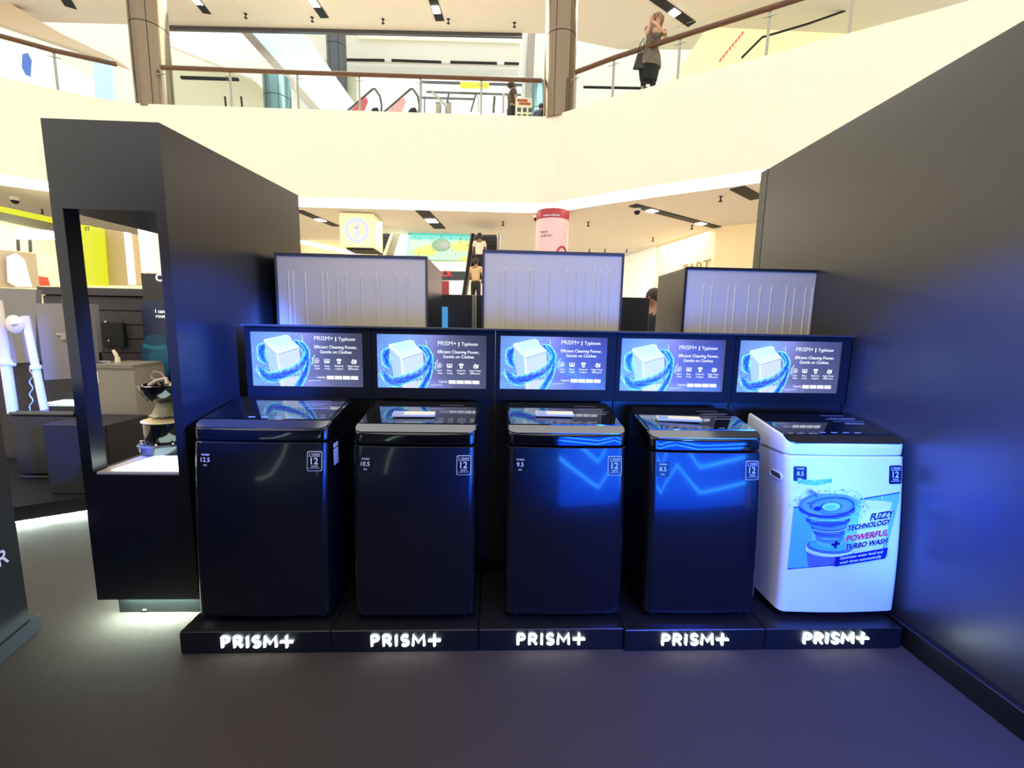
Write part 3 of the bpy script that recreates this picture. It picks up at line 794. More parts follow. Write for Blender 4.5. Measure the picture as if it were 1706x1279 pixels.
# televisions seen from behind
def tvback(px, Y, lab, thick=.05):
    a, b, c, d = [P(x, y, Y) for x, y in px]      # tl tr br bl
    cx, cz = (a.x+b.x+c.x+d.x)/4, (c.z+d.z)/2
    t = thing('television', lab, 'television', (cx, Y, cz), group='televisions seen from behind')
    o = Vector((cx, Y, cz))
    MB().slab([p-o for p in (d, c, b, a)], (0, thick, 0)).build('back_cover', mat('grey_back_cover', (128, 124, 118), .55, noise=.06), t)
    return t, o
tvback([(-40, 478), (60, 482), (60, 603), (-20, 607)], 4.05, 'grey television back behind the round white disc')
t2, o2 = tvback([(58, 505), (147, 506), (160, 628), (74, 633)], 3.95, 'blue-grey television back right of the white disc pipe')
a = P(92, 556, 3.93)-o2
MB().box(a.x, a.x+.09, -.012, 0, a.z-.012, a.z+.01).box(a.x+.04, a.x+.085, -.016, 0, a.z-.05, a.z-.012).build('wall_mount', STEELP, t2)
a = P(99, 500, 3.93)-o2
MB().box(a.x, a.x+.04, 0, .05, a.z-.02, a.z+.02).build('top_clip', STEELP, t2)
# stands carrying the televisions
for (o_, lab) in ((Vector((P(20, 600, 4.12).x, 4.12, 0)), 'black panel wall under the left television'), ):
    tag(MB().box(-.42, .75, 0, .08, .15, 1.19, bev=.004).build('display_wall', mat('blue_black_board', (16, 18, 28), .5, noise=.2, nscale=30), None, loc=(o_.x, 4.12, 0)), lab, 'partition')
# dark slatted wall behind
a, b = P(62, 476, 4.7), P(300, 480, 4.7)
t = thing('slat_wall', 'dark grey slatted display wall seen through the display tower opening', 'slat wall', (a.x, 4.75, 0))
W = b.x-a.x+.5
DW = mat('dark_slat', (56, 50, 52), .5, noise=.2, nscale=30)
MB().box(0, W, .02, .1, 0, a.z-.02).build('back_board', BLACKM, t)
z = a.z
k = 0
while z > .2:
    h = .085 if k == 0 else .15
    MB().box(0, W, -.01 if k else -.06, .02, z-h, z-.008, bev=.003).build('slat', DW, t); z -= h; k += 1
c = P(185, 552, 4.7)
MB().box(c.x-a.x-.1, c.x-a.x+.13, -.06, -.02, c.z-.17, c.z+.1, bev=.01).build('bracket_plate', BLACKM, t)
for (x, y) in ((166, 536), (172, 568), (157, 551)):
    c = P(x, y, 4.62)-Vector((a.x, 4.75, 0)); MB().lathe([(.012, -.006), (.012, 0), (.004, .004)], 10, Matrix.Translation((c.x, -.065, c.z)) @ Matrix.Rotation(PI/2, 4, 'X')).build('bolt', CHROME, t)
# pale strip (edge of another television)
a, b, c, d = [P(x, y, 4.3) for x, y in ((138, 506), (148, 506), (156, 605), (148, 606))]
o_ = Vector((a.x, 4.3, 0)); tag(MB().slab([p-o_ for p in (d, c, b, a)], (0, .1, 0)).build('panel_edge', mat('pale_edge', (140, 136, 130), .5, noise=.05), None, loc=o_), 'narrow pale panel edge seen just inside the tower opening', 'panel')
# grey box appliance
a, b, c = P(150, 607, 3.75), P(222, 613, 3.75), P(151, 740, 3.75)
rgt = P(270, 603, 4.15)
t = thing('dishwasher', 'grey box-shaped appliance with cream label seen through the tower opening', 'appliance', (a.x, 3.75, .15))
GA = mat('taupe_appliance', (140, 132, 116), .45, noise=.06)
fw = [(0, 0), (b.x-a.x, 0), (rgt.x-a.x, .42), (-.05, .45)]
zz = a.z-.15
MB().prism(fw, .02, zz-.03).build('body', GA, t)
MB().prism([(x*1.02-.004, y-.01) for x, y in fw], zz-.03, zz).build('worktop', mat('taupe_top', (120, 112, 96), .4, noise=.06), t)
MB().box(-.0, .06, -.004, 0, zz-.16, zz-.06).build('label_plate', mat('cream_label', (240, 230, 195), .6, noise=.02), t)
MB().box(.02, .3, .05, .4, 0, .02).build('foot_base', RUB, t)
c = P(196, 600, 4.0)
t = thing('tap', 'small cream tap-like fitting on top of the grey appliance', 'fitting', (c.x, 4.0, a.z))
MB().tube([(0, 0, 0), (0, 0, .05), (-.02, 0, .09), (-.03, 0, .11)], [.022, .018, .014, .012], 10).build('spout', MATS['cream_wire'], t, True)
MB().tube([(.01, 0, .05), (.04, 0, .09), (.03, 0, .13), (-.01, 0, .12)], .006, 6).build('hose', BLACKM, t, True)
MB().box(-.14, -.04, -.03, .03, 0, .012).build('base_plate', STEELP, t)
# black crate
a, b = P(150, 690, 3.35), P(191, 680, 3.55)
tag(MB().box(-.30, .17, 0, .4, .15, .70, bev=.006).build('black_box', BLACKM, None, loc=(a.x, 3.28, 0)), 'plain black box in front of the grey appliance, seen through the tower', 'box')
# teal graphic panel
a = P(231, 500, 4.28)
t = thing('graphic_panel', 'navy poster panel with teal drum picture behind the tower opening', 'panel', (a.x, 4.30, 0))
MB().box(0, .62, 0, .05, .152, a.z+.0).build('board', mat('navy_board', (16, 26, 60), .4, noise=.1), t)
gp = MB()
def gpt(x, y): q = P(x, y, 4.295); return (q.x-a.x, -.003, q.z)
def gpoly(pp, c, o_=0): gp.add([(gpt(x, y)[0], -.002-.0006*o_, gpt(x, y)[2]) for x, y in pp], [tuple(range(len(pp)))], None, c)
gpoly([(236, 575), (242, 560), (258, 556), (276, 559), (280, 600), (281, 640), (238, 640)], (12, 62, 90), 1)
gpoly([(248, 590), (262, 580), (279, 578), (282, 622), (255, 640), (246, 610)], (20, 88, 115), 2)
gpoly([(238, 572), (255, 576), (277, 574), (278, 580), (255, 583), (238, 578)], (30, 110, 130), 3)
gp.build('graphic', colmat('panel_print', 0, .5), t)
mb = MB()
for s_, x, y, sz in (("I can't", 259, 521, .05), ('routine', 260, 529, .05)):
    q = gpt(x, y); mb.text(s_, sz, face_m(q[0], -.006, q[2]), bold=.02)
mb.build('lettering', mat('bright_print', (240, 244, 255), .5, emit=(240, 245, 255), es=.5, noise=.01), t)
c = P(260, 466, 3.97)
t = thing('sign_box', 'black box sign with white letter above the navy poster panel', 'sign', (c.x, 4.45, 0))
q = P(234, 455, 4.45); MB().box(q.x-c.x, q.x-c.x+.8, 0, .2, 1.1, q.z, bev=.004).build('box_body', mat('brown_black_board', (38, 32, 28), .5, noise=.15, nscale=20), t)
q = P(260, 468, 4.45); mb = MB(); mb.text('CS', .10, face_m(q.x-c.x, -.004, q.z), bold=.03); mb.build('letter', glow('soft_white', (240, 245, 255), 1.5), t)

# ------------------------------------------------------------------ partition items right behind the fridges
a, b = P(690, 489, 4.2), P(915, 489, 4.2)
t = thing('dark_partition', 'black partition between the left and middle refrigerators', 'partition', (a.x, 4.2, 0))
MB().box(0, b.x-a.x, 0, .08, 0, a.z, bev=.004).build('board', mat('near_black_board', (18, 18, 26), .45, noise=.1), t)
q0, q1 = P(787, 489, 4.18), P(796, 489, 4.18)
MB().box(q0.x-a.x, q1.x-a.x-.012, -.03, 0, 0, a.z-.002, bev=.003).build('pole', STEELP, t)
a, b = P(1000, 494, 4.2), P(1083, 496, 4.2)
tag(MB().box(0, b.x-a.x, 0, .08, 0, a.z, bev=.004).build('dark_partition', MATS['near_black_board'], None, loc=(a.x, 4.2, 0)), 'black partition between the middle and right refrigerators', 'partition')
a, b = P(737, 511, 3.9), P(745.5, 548, 3.9)
tag(MB().box(-.3, b.x-a.x, 0, .03, 0, a.z, bev=.002).build('blue_display', glow('cyan_lit_panel', (70, 160, 225), .9), None, loc=(a.x, 3.9, 0)), 'cyan lit panel glimpsed beside the left refrigerator', 'display')

# ------------------------------------------------------------------ mall shell
ZF, ZT, ZS_ = 5.25, 7.70, 5.02
ring = [(-19.5, 8.2), (-16.5, 10.2), (-13.1, 12.35), (-12.1, 13.0), (-11.2, 13.45), (-10.3, 13.6), (-5.9, 13.54), (1.3, 13.42), (1.75, 13.22), (3.0, 12.25), (4.4, 11.3), (6.0, 10.25), (8.5, 8.6), (11.5, 6.3)]
def rin(k, d):       # ring point moved inwards by d (away from the atrium)
    p = Vector(ring[k]); a = Vector(ring[max(k-1, 0)]); b = Vector(ring[min(k+1, len(ring)-1)])
    t_ = (b-a).normalized(); n_ = Vector((-t_.y, t_.x)); return p+n_*d
N_ = len(ring)
def band(mb, d0, d1, z0, z1):
    V = []
    for k in range(N_):
        a, b = rin(k, d0), rin(k, d1)
        V += [(a.x, a.y, z0), (a.x, a.y, z1), (b.x, b.y, z1), (b.x, b.y, z0)]
    F = []
    for k in range(N_-1):
        for q in range(4): F.append((k*4+q, k*4+4+q, k*4+4+(q+1) % 4, k*4+(q+1) % 4))
    F += [(0, 1, 2, 3), tuple((N_-1)*4+q for q in (3, 2, 1, 0))]
    mb.add(V, F); return mb
struct(band(MB(), 0, .25, ZF, ZT).build('wall_balcony', CREAM), 'cream curved balcony fascia of the upper floor')
struct(band(MB(), .25, 2.6, ZT-.3, ZT-.02).build('floor_balcony', MARBLE), 'upper floor slab behind the balcony')
tag(band(MB(), .05, .22, ZS_, ZF-.003).build('cove_light', glow('warm_cove', (255, 250, 225), 6)), 'glowing white strip light along the lower edge of the balcony', 'strip light')
# lower soffit
mb = MB(); V = [(rin(k, .06).x, rin(k, .06).y) for k in range(N_)]+[(26, 24), (-30, 24)]
mb.prism(V, ZS_, ZS_+.2); struct(mb.build('ceiling', CEIL), 'cream soffit under the balcony')
# upper ceiling
ZU = 12.0
e = [L(-60, 38, ZU), L(270, 42, ZU), L(870, 55, ZU), L(905, 56, ZU)]
mb = MB(); mb.prism([(-24, 12.2), (-11.5, 13.6), (3.0, 13.5), (9, 10.5), (16, 6.5), (26, 16), (4.5, 17.4), (e[3].x, e[3].y), (e[2].x, e[2].y), (e[1].x, e[1].y), (-24, e[0].y)], ZU, ZU+.3)
struct(mb.build('ceiling_upper', CEILUP), 'upper ceiling with recessed lights')
tm = MB(); tm.prism([(e[1].x, e[1].y), (e[2].x, e[2].y), (e[2].x, e[2].y+.12), (e[1].x, e[1].y+.12)], ZU-.12, ZU+.0); struct(tm.build('trim_2', FRAMEG), 'dark edge of the upper ceiling')
# balustrades
def balustrade(pts, lab, post_every=2.6):
    o_ = Vector((*pts[0], ZT)); t = thing('glass_balustrade', lab, 'balustrade', o_, group='balcony balustrades')
    P3 = [Vector((*p, ZT))-o_ for p in pts]
    MB().tube([p+Vector((0, 0, 1.03)) for p in P3], .062, 10).build('handrail', WOOD, t, True)
    total = 0
    for a, b in zip(P3, P3[1:]):
        Ls = (b-a).length; n = max(1, round(Ls/1.9)); d = (b-a)/n; u = d.normalized(); nn = Vector((-u.y, u.x, 0))
        for k in range(n):
            p, q = a+d*k+u*.02, a+d*(k+1)-u*.02
            MB().slab([p, q, q+Vector((0, 0, 1.22)), p+Vector((0, 0, 1.22))], -nn*.012+nn*0).build('glass_panel', GLASS, t).location = -nn*.09
            MB().box(-.03, .03, -.012, .012, 0, .98, Matrix.Translation(a+d*k+nn*.02) @ Matrix.Rotation(math.atan2(u.y, u.x), 4, 'Z')).build('post', STEELP, t)
            MB().tube([a+d*k-u*.14+Vector((0, 0, .86)), a+d*k+u*.14+Vector((0, 0, .86))], .012, 6).build('clamp', STEELP, t)
    return t
def rr(k, d=.1): p = rin(k, d); return (p.x, p.y)
balustrade([rr(1), rr(2), rr(3), (-10.95, 13.62)], 'curved glass balustrade with wooden handrail left of the left column')
balustrade([(-9.75, 13.68), rr(6), (1.25, 13.52)], 'straight glass balustrade with brown handrail between the two columns')
balustrade([(2.15, 13.05), rr(9), rr(10), rr(11), rr(12)], 'rising glass balustrade right of the right column, in front of the woman')
# columns
def column(cx, cy, r, z0, z1, lab, m=BRONZE, grp='mall columns'):
    t = thing('column', lab, 'column', (cx, cy, z0), group=grp)
    h = z1-z0; js = h*.52
    MB().lathe([(r, 0), (r, js-.012)], 40).build('lower_cladding', m, t, True)
    MB().lathe([(r-.01, js-.012), (r-.01, js+.012)], 40).build('joint', BLACKM, t, True)
    MB().lathe([(r, js+.012), (r, h)], 40).build('upper_cladding', m, t, True)
    for a in (-2.0, -1.05):
        MB().box(-.008, .008, -.006, .006, 0, h, Matrix.Translation((r*math.cos(a), r*math.sin(a), 0))).build('seam', BLACKM, t)
column(-10.27, 14.05, .47, ZT-.05, ZU, 'round bronze metal column on the balcony, left')
column(1.78, 13.62, .46, ZT-.05, ZU, 'round bronze metal column on the balcony, right')
# recessed lights
def slot(p0, p1, z, w, lab, lamps, grp):
    a, b = L(*p0, z), L(*p1, z)
    d = (b-a); ln = d.length; ang = math.atan2(d.y, d.x); t = thing('recessed_light', lab, 'ceiling light', (a.x, a.y, z), ang, grp)
    MB().box(0, ln, -w/2, w/2, -.025, -.004).build('housing', BLACKM, t)
    for f in lamps:
        MB().box(ln*f-w*.55, ln*f+w*.55, -w*.4, w*.4, -.045, -.026).build('lamp', glow('lamp_glow', (255, 250, 225), 14), t)
g = 'slot lights in the lower ceiling'
slot((497, 350), (560, 376), ZS_, .30, 'black slot light left of the hanging cube sign', [.55], g)
slot((703, 350), (733, 380), ZS_, .42, 'short slot light above the green poster', [.5], g)
slot((1054, 341), (1195, 378), ZS_, .28, 'long black slot light with two lamps right of the pink column', [.2, .78], g)
slot((1228, 312), (1262, 330), ZS_, .35, 'black slot light end beside the charcoal partition', [], g)
g = 'slot lights in the upper ceiling'
slot((103, -12), (118, 12), ZU, .30, 'upper slot light left of the left column', [], g)
slot((318, -12), (345, 22), ZU, .26, 'upper slot light just right of the left column', [.35], g)
slot((515, -8), (541, 29), ZU, .30, 'upper slot light second from the left column', [.3], g)
slot((718, -12), (733, 34), ZU, .30, 'upper slot light above the straight handrail, third from left', [.55], g)
slot((1085, -8), (1153, 40), ZU, .30, 'upper slot light above the woman on the balcony', [.55], g)
# sprinklers and cameras
def sprink(x, y, z, lab, g):
    q = L(x, y, z); s = thing('sprinkler', lab, 'sprinkler', (q.x, q.y, z), group=g)
    MB().lathe([(.02, -.12), (.02, -.01), (.06, 0)], 8).build('pipe', BLACKM, s); MB().lathe([(.055, -.135), (.055, -.12)], 8).build('head', BLACKM, s)
for (x, y) in ((409, 23), (520, 29), (638, 32), (747, 32), (857, 38)): sprink(x, y, ZU, 'tiny sprinkler head on the upper ceiling', 'upper sprinklers')
for (x, y) in ((838, 369), (980, 370), (1201, 327), (1153, 375), (1088, 396), (70, 349), (982, 415), (1008, 415), (1044, 415)): sprink(x, y, ZS_, 'tiny sprinkler head on the lower ceiling', 'lower sprinklers')
def dome(x, y, lab):
    q = L(x, y, ZS_); s = thing('dome_camera', lab, 'camera', (q.x, q.y, ZS_), group='dome cameras')
    MB().lathe([(.10, -.10), (.11, -.001)], 16).build('mount', WHITE, s, True); MB().lathe([(.01, -.2), (.06, -.18), (.09, -.13), (.09, -.10)], 16).build('dome', BLACKM, s, True)
dome(1062, 346, 'round dome camera beside the long slot light'); dome(894, 358, 'dome camera left of the pink column'); dome(24, 328, 'dome camera at far left over the yellow shop')

# ------------------------------------------------------------------ upper level behind the balcony
far = MB(); far.box(-34, 34, 24, 24.3, 0, 26); struct(far.build('wall_far', WHITE), 'pale far wall of the mall')
struct(MB().box(-34, -33.7, -14, 24, 0, 26).build('wall_left', WHITE)); 
def pslab(px, Y, th, name, m, lab, cat, grp=None, st=False, parent=None, o_=None):
    pts = [P(x, y, Y) for x, y in px]
    if parent is None:
        o2_ = Vector((sum(p.x for p in pts)/len(pts), Y, min(p.z for p in pts)))
        ob = MB().slab([p-o2_ for p in pts], (0, th, 0)).build(name, m, None, loc=o2_)
        if st: return struct(ob, lab)
        return tag(ob, lab, cat, grp)
    return MB().slab([p-o_ for p in pts], (0, th, 0)).build(name, m, parent)
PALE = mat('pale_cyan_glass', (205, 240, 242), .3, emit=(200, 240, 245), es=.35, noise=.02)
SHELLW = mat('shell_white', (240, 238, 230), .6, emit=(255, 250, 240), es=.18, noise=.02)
# escalators crossing the upper void
def esc(cols, Y, lab):
    pts0 = P(cols[0][0][0][0], cols[0][0][0][1], Y); o_ = Vector((pts0.x, Y, pts0.z))
    t = thing('escalator', lab, 'escalator', o_)
    for px, dy, th, nm, m in cols: 
        pts = [P(x, y, Y+dy)-o_ for x, y in px]; MB().slab(pts, (0, th, 0)).build(nm, m, t)
    return t
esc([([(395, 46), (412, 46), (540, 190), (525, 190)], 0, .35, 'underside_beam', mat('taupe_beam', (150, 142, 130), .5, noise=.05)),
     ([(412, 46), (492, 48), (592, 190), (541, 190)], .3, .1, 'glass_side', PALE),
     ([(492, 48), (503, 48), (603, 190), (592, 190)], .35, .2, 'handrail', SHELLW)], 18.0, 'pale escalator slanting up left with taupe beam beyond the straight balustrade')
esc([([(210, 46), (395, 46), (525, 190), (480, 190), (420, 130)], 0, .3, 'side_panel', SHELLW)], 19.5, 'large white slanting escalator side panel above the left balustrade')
column(P(561, 100, 20).x, 20, .40, 9.5, 16.5, 'dark grey round column beyond the slanting escalator', mat('grey_column_metal', (88, 92, 96), .3, metal=.6, noise=.1), 'far columns')
q = P(462, 160, 17.2)
column(q.x, 17.2, .46, 8.9, P(462, 131, 17.2).z, 'short teal-grey column behind the left part of the balustrade', mat('teal_column_metal', (95, 125, 130), .25, metal=.6, noise=.2, nscale=2), 'far columns')
q = P(898, 160, 18.5)
column(q.x, 18.5, .32, 9.2, P(898, 139, 18.5).z, 'teal-grey column just left of the right bronze column', MATS['teal_column_metal'], 'far columns')
# far ceiling bands
pslab([(485, 48), (880, 55), (880, 108), (485, 98)], 22.5, .2, 'trim_3', mat('pale_sage_panel', (222, 224, 212), .7, noise=.02), 'pale far ceiling band', None, st=True)
pslab([(592, 50), (868, 55), (868, 70), (597, 62)], 22.3, .1, 'trim_4', mat('warm_white_panel', (250, 245, 220), .7, emit=(255, 250, 225), es=.3, noise=.02), 'warm bright ceiling strip', None, st=True)
pslab([(575, 97), (640, 98), (640, 101), (575, 100)], 22.2, .1, 'ceiling_slot', BLACKM, 'thin black ceiling slot left, just right of the grey far column', 'slot', 'far ceiling slots')
pslab([(652, 98), (735, 101), (735, 104), (652, 101)], 22.2, .1, 'ceiling_slot', BLACKM, 'thin black ceiling slot in the middle above the straight handrail', 'slot', 'far ceiling slots')
pslab([(750, 101), (828, 103), (828, 106), (750, 104)], 22.2, .1, 'ceiling_slot', BLACKM, 'thin black ceiling slot third from left above the handrail', 'slot', 'far ceiling slots')
pslab([(840, 103), (869, 104), (869, 106.5), (840, 106)], 22.2, .1, 'ceiling_slot', BLACKM, 'short black ceiling slot at right above the handrail', 'slot', 'far ceiling slots')
pslab([(300, 126), (396, 129), (396, 133), (300, 130)], 17.6, .1, 'ceiling_slot', BLACKM, 'black slot under the handrail right of the left column', 'slot', 'far ceiling slots')
pslab([(270, 118), (640, 122), (640, 186), (270, 186)], 20.5, .2, 'trim_5', mat('sage_cream', (225, 222, 195), .7, noise=.03), 'cream wall beyond the left half of the balustrade', None, st=True)
for x in (373, 400): pslab([(x, 160), (x+2, 160), (x+4, 182), (x+2, 182)], 16.2, .05, 'bollard', BLACKM, 'thin dark post behind the glass left of the teal column', 'post', 'thin dark posts behind the balustrade')
pslab([(868, 54), (880, 54), (872, 190), (860, 190)], 20.0, .3, 'trim_6', WHITE, 'white pilaster edge left of the right column', None, st=True)
pslab([(880, 54), (892, 54), (886, 190), (874, 190)], 19.8, .4, 'trim_7', mat('pilaster_grey', (165, 160, 150), .6, noise=.05), 'grey pilaster left of the right column', None, st=True)
# store front frames
pslab([(595, 122), (870, 128), (865, 192), (595, 190)], 19.2, .1, 'window_1', mat('bright_shopfront', (235, 245, 245), .3, emit=(240, 250, 250), es=.6, noise=.02), 'bright shop window beyond the balustrade', None, st=True)
o_ = P(700, 180, 18.8)
t = thing('shopfront', 'grey metal shopfront frame beyond the straight balustrade', 'frame', o_)
for px in ([(700, 134), (870, 139), (870, 142), (700, 137)], [(700, 134), (703, 134), (702, 186), (699, 186)], [(706, 160), (708, 160), (708, 187), (706, 187)], [(710, 151), (868, 156), (868, 158), (710, 153)], [(685, 160), (790, 163), (790, 165), (685, 162)]):
    MB().slab([P(x, y, 18.8)-o_ for x, y in px], (0, .1, 0)).build('bar', FRAMEG, t)
t = thing('lit_sign', 'yellow glowing shop sign beyond the balustrade', 'sign', P(795, 142, 18.5))
o_ = t.location.copy()
MB().slab([P(x, y, 18.5)-o_ for x, y in ((767, 136), (815, 137), (814, 146), (766, 145))], (0, .1, 0)).build('panel', glow('yellow_sign', (250, 250, 60), 1.0), t)
mb = MB()
for k in range(8):
    x = 770+k*5.6
    mb.slab([P(x+a, y, 18.47)-o_ for a, y in ((0, 138.5), (3.2, 138.6), (3.2, 143.5), (0, 143.4))], (0, .02, 0))
mb.build('characters', mat('amber_characters', (225, 190, 30), .5, noise=.1), t)
# escalator landing ends: triangular glass sides with curved handrails
for k, (x0, lab) in enumerate(((575, 'left glazed escalator end with curved black handrail and red underlay'), (638, 'right glazed escalator end with curved black handrail and pink underlay'))):
    Y = 15.2; o_ = P(x0, 188, Y); t = thing('escalator', lab, 'escalator', o_, group='escalator ends behind the balustrade')
    pk = [(x0, 188), (x0+46, 148), (x0+50, 148), (x0+58, 160), (x0+61, 175), (x0+60, 190)]
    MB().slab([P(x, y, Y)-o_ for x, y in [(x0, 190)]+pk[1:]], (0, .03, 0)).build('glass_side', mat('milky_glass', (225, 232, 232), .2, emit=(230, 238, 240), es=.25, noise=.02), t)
    MB().slab([P(x, y, Y-.02)-o_ for x, y in ((x0+4, 189), (x0+34, 160), (x0+38, 168), (x0+30, 189))], (0, .02, 0)).build('red_skirt', mat('pink_red_skirt_%d' % k, (190, 90, 100) if k == 0 else (225, 160, 165), .5, noise=.4, nscale=8), t)
    MB().tube([P(x, y, Y)-o_ for x, y in pk], .035, 8).build('handrail', FRAMEG, t, True)
    MB().slab([P(x, y, Y-.03)-o_ for x, y in ((x0+42, 186), (x0+46, 180), (x0+54, 179), (x0+58, 188))], (0, .1, 0)).build('newel', BLACKM, t)
for k, x in enumerate((726, 743)):
    q = P(x+4, 188, 14.8); s = thing('waste_bin', 'grey cylindrical bin behind the glass, %s of two' % ('left', 'right')[k], 'bin', (q.x, 14.8, ZT-.02), group='cylindrical bins on the upper floor')
    h = P(x, 172, 14.8).z-s.location.z
    MB().lathe([(.10, 0), (.10, h-.03)], 16).build('bin_body', STEELP, s, True); MB().lathe([(.105, h-.03), (.1, h)], 16).build('rim', FRAMEG, s, True)
for k, (x0, y0, x1, y1, w) in enumerate(((741, 186, 746, 156, 3), (716, 150, 741, 176, 4), (783, 186, 792, 155, 2.5), (795, 156, 797, 186, 2), (820, 187, 822, 160, 4), (836, 187, 837, 155, 4))):
    pslab([(x0, y0), (x0+w, y0), (x1+w, y1), (x1, y1)], 15.4+.1*k, .05, 'display_board', [FRAMEG, STEELP][k % 2], ['dark leaning post beside the bins', 'slanting grey escalator rail end', 'left leg of the white triangular stand', 'right leg of the white triangular stand', 'narrow grey upright board left of the pair', 'narrow grey upright board right of the pair'][k], 'post')
# cream soffit at the right above the right balustrade, with red neon and dark rail
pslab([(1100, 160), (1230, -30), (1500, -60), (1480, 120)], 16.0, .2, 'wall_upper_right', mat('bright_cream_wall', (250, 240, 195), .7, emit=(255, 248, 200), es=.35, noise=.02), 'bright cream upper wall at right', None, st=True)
t = thing('neon_sign', 'slanting red lettering behind the right balustrade', 'sign', P(1215, 95, 15.6)); o_ = t.location.copy()
mb = MB()
for k in range(8):
    x = 1199+k*5.2; y = 103-k*6.3
    mb.slab([P(a, b, 15.6)-o_ for a, b in ((x, y), (x+2.5, y-2), (x+4, y-8), (x+1.5, y-6))], (0, .05, 0))
mb.build('letters', glow('red_neon', (240, 60, 50), 1.5), t)
o_ = P(1236, 96, 15.0); t = thing('dark_rail', 'thin dark handrail line bending behind the right balustrade', 'rail', o_)
MB().tube([P(x, y, 15.0)-o_ for x, y in ((1236, 96), (1270, 62), (1345, 40), (1425, 12))], .035, 8).build('rail', BLACKM, t, True)
o_ = P(1000, 146, 14.6); t = thing('dark_rail', 'horizontal black rail behind the glass left of the woman', 'rail', o_)
MB().tube([P(x, y, 14.6)-o_ for x, y in ((972, 145), (1068, 147))], .04, 8).build('rail', BLACKM, t, True)
# upper left: sloping cream soffit and bright poster window
pslab([(-60, -40), (0, -5), (100, 55), (195, 100), (205, 108), (60, 60), (-60, 20)], 16.5, .3, 'trim_8', mat('tan_edge', (225, 205, 175), .7, noise=.04), 'cream sloping ceiling edge at upper left', None, st=True)
pslab([(-60, 30), (0, 48), (150, 128), (160, 165), (150, 180), (-60, 140)], 15.0, .1, 'window_2', mat('white_lit_window', (240, 245, 255), .4, emit=(245, 250, 255), es=.9, noise=.02), 'bright white shop window at upper left', None, st=True)
pslab([(155, 95), (185, 100), (188, 175), (158, 165)], 14.9, .1, 'window_3', mat('cyan_lit_window', (180, 230, 245), .4, emit=(170, 225, 245), es=.6, noise=.02), 'cyan lit window beside the left column', None, st=True)
pslab([(37, 90), (46, 88), (52, 100), (50, 128), (42, 124), (36, 112)], 14.85, .02, 'blue_decal', mat('blue_decal', (90, 130, 225), .5, noise=.3, nscale=10), 'blue figure decal on the bright window at upper left', 'decal')

# ------------------------------------------------------------------ lower level behind: signs, stores, escalator
# cube sign hanging
a, b, c = P(565, 354, 14.1), P(622, 353, 14.1), P(576, 411, 14.1)
t = thing('cube_sign', 'cream hanging cube sign with round white ring emblems', 'sign', (a.x, 14.1, c.z))
w = b.x-a.x; h = a.z-c.z
MB().box(0, w, 0, w, 0, h, bev=.01).build('box_body', mat('cream_box', (240, 225, 180), .5, emit=(245, 232, 185), es=.25, noise=.03), t)
for (M_, nm) in ((Matrix.Translation((w/2, -.005, h/2)) @ Matrix.Rotation(PI/2, 4, 'X'), 'front'), (Matrix.Translation((w+.005, w/2, h/2)) @ Matrix.Rotation(PI/2, 4, 'Y'), 'side')):
    mb = MB()
    n = 32; r1, r0 = .38, .27
    V = [(r*math.cos(2*PI*k/n), r*math.sin(2*PI*k/n), z) for z in (-.003, .012) for r in (r0, r1) for k in range(n)]
    F = []
    for k in range(n):
        k2 = (k+1) % n
        F += [(2*n+k, 3*n+k, 3*n+k2, 2*n+k2), (n+k, n+k2, 3*n+k2, 3*n+k), (k, 2*n+k, 2*n+k2, k2)]
    mb.add(V, F, M_); mb.build('ring_emblem', glow('white_ring', (225, 232, 255), 1.0), t)
    mb = MB(); up = 'Y'
    if nm == 'front': mb.box(w/2-.08, w/2+.08, -.012, -.002, h/2-.22, h/2+.08, bev=.01); mb.lathe([(.065, 0), (.065, .15)], 12, Matrix.Translation((w/2, -.01, h/2+.09)))
    else: mb.box(w+.002, w+.012, w/2-.08, w/2+.08, h/2-.22, h/2+.08, bev=.01)
    mb.build('bottle_emblem', mat('pale_lilac_print', (205, 215, 245), .5, noise=.05), t)
MB().tube([(w/2, w/2, h), (w/2, w/2, ZS_-c.z)], .012, 6).build('hanger', BLACKM, t)
MB().box(w*.15, w*.95, w*.1, w*.9, -.06, 0, bev=.01).build('underside_fitting', BLACKM, t)
# pink column
q0, q1 = P(896, 360, 13.0), P(952, 360, 13.0); r = (q1.x-q0.x)/2
t = thing('column', 'pink wrapped column with a dark red band at its top', 'column', ((q0.x+q1.x)/2, 13.0+r, 0), group='mall columns')
zb = P(924, 362, 13.0).z
MB().lathe([(r, 0), (r, zb)], 40).build('pink_wrap', mat('pink_wrap', (238, 190, 190), .5, noise=.02), t, True)
MB().lathe([(r+.004, zb), (r+.004, ZS_)], 40).build('red_band', mat('dark_red_band', (165, 48, 58), .5, noise=.05), t, True)
mb = MB()
def cyl(a, b, c): th = -PI/2+a/r; return ((r+.012)*math.cos(th), (r+.012)*math.sin(th), b)
mb.text('www.clarins', .10, None, 'c', .008, fn=lambda a, b, c: cyl(a-.1, b+zb+.04, c))
mb.build('band_lettering', PRINTW, t)
mb = MB()
for k, s_ in enumerate(('Beauty', 'LUXE ALT')): mb.text(s_, .085, None, 'l', .01, fn=lambda a, b, c, k=k: cyl(a-.42, b+zb-.42-k*.12, c))
mb.build('lettering', INK, t)
mb = MB()
pts = [Vector(cyl(.28+.17*math.cos(a), zb-1.02+.2*math.sin(a), 0)) for a in [PI*k/10 for k in range(11)]]
mb.tube(pts, .03, 6); mb.build('emblem', mat('dark_red_band', (165, 48, 58), .5), t)
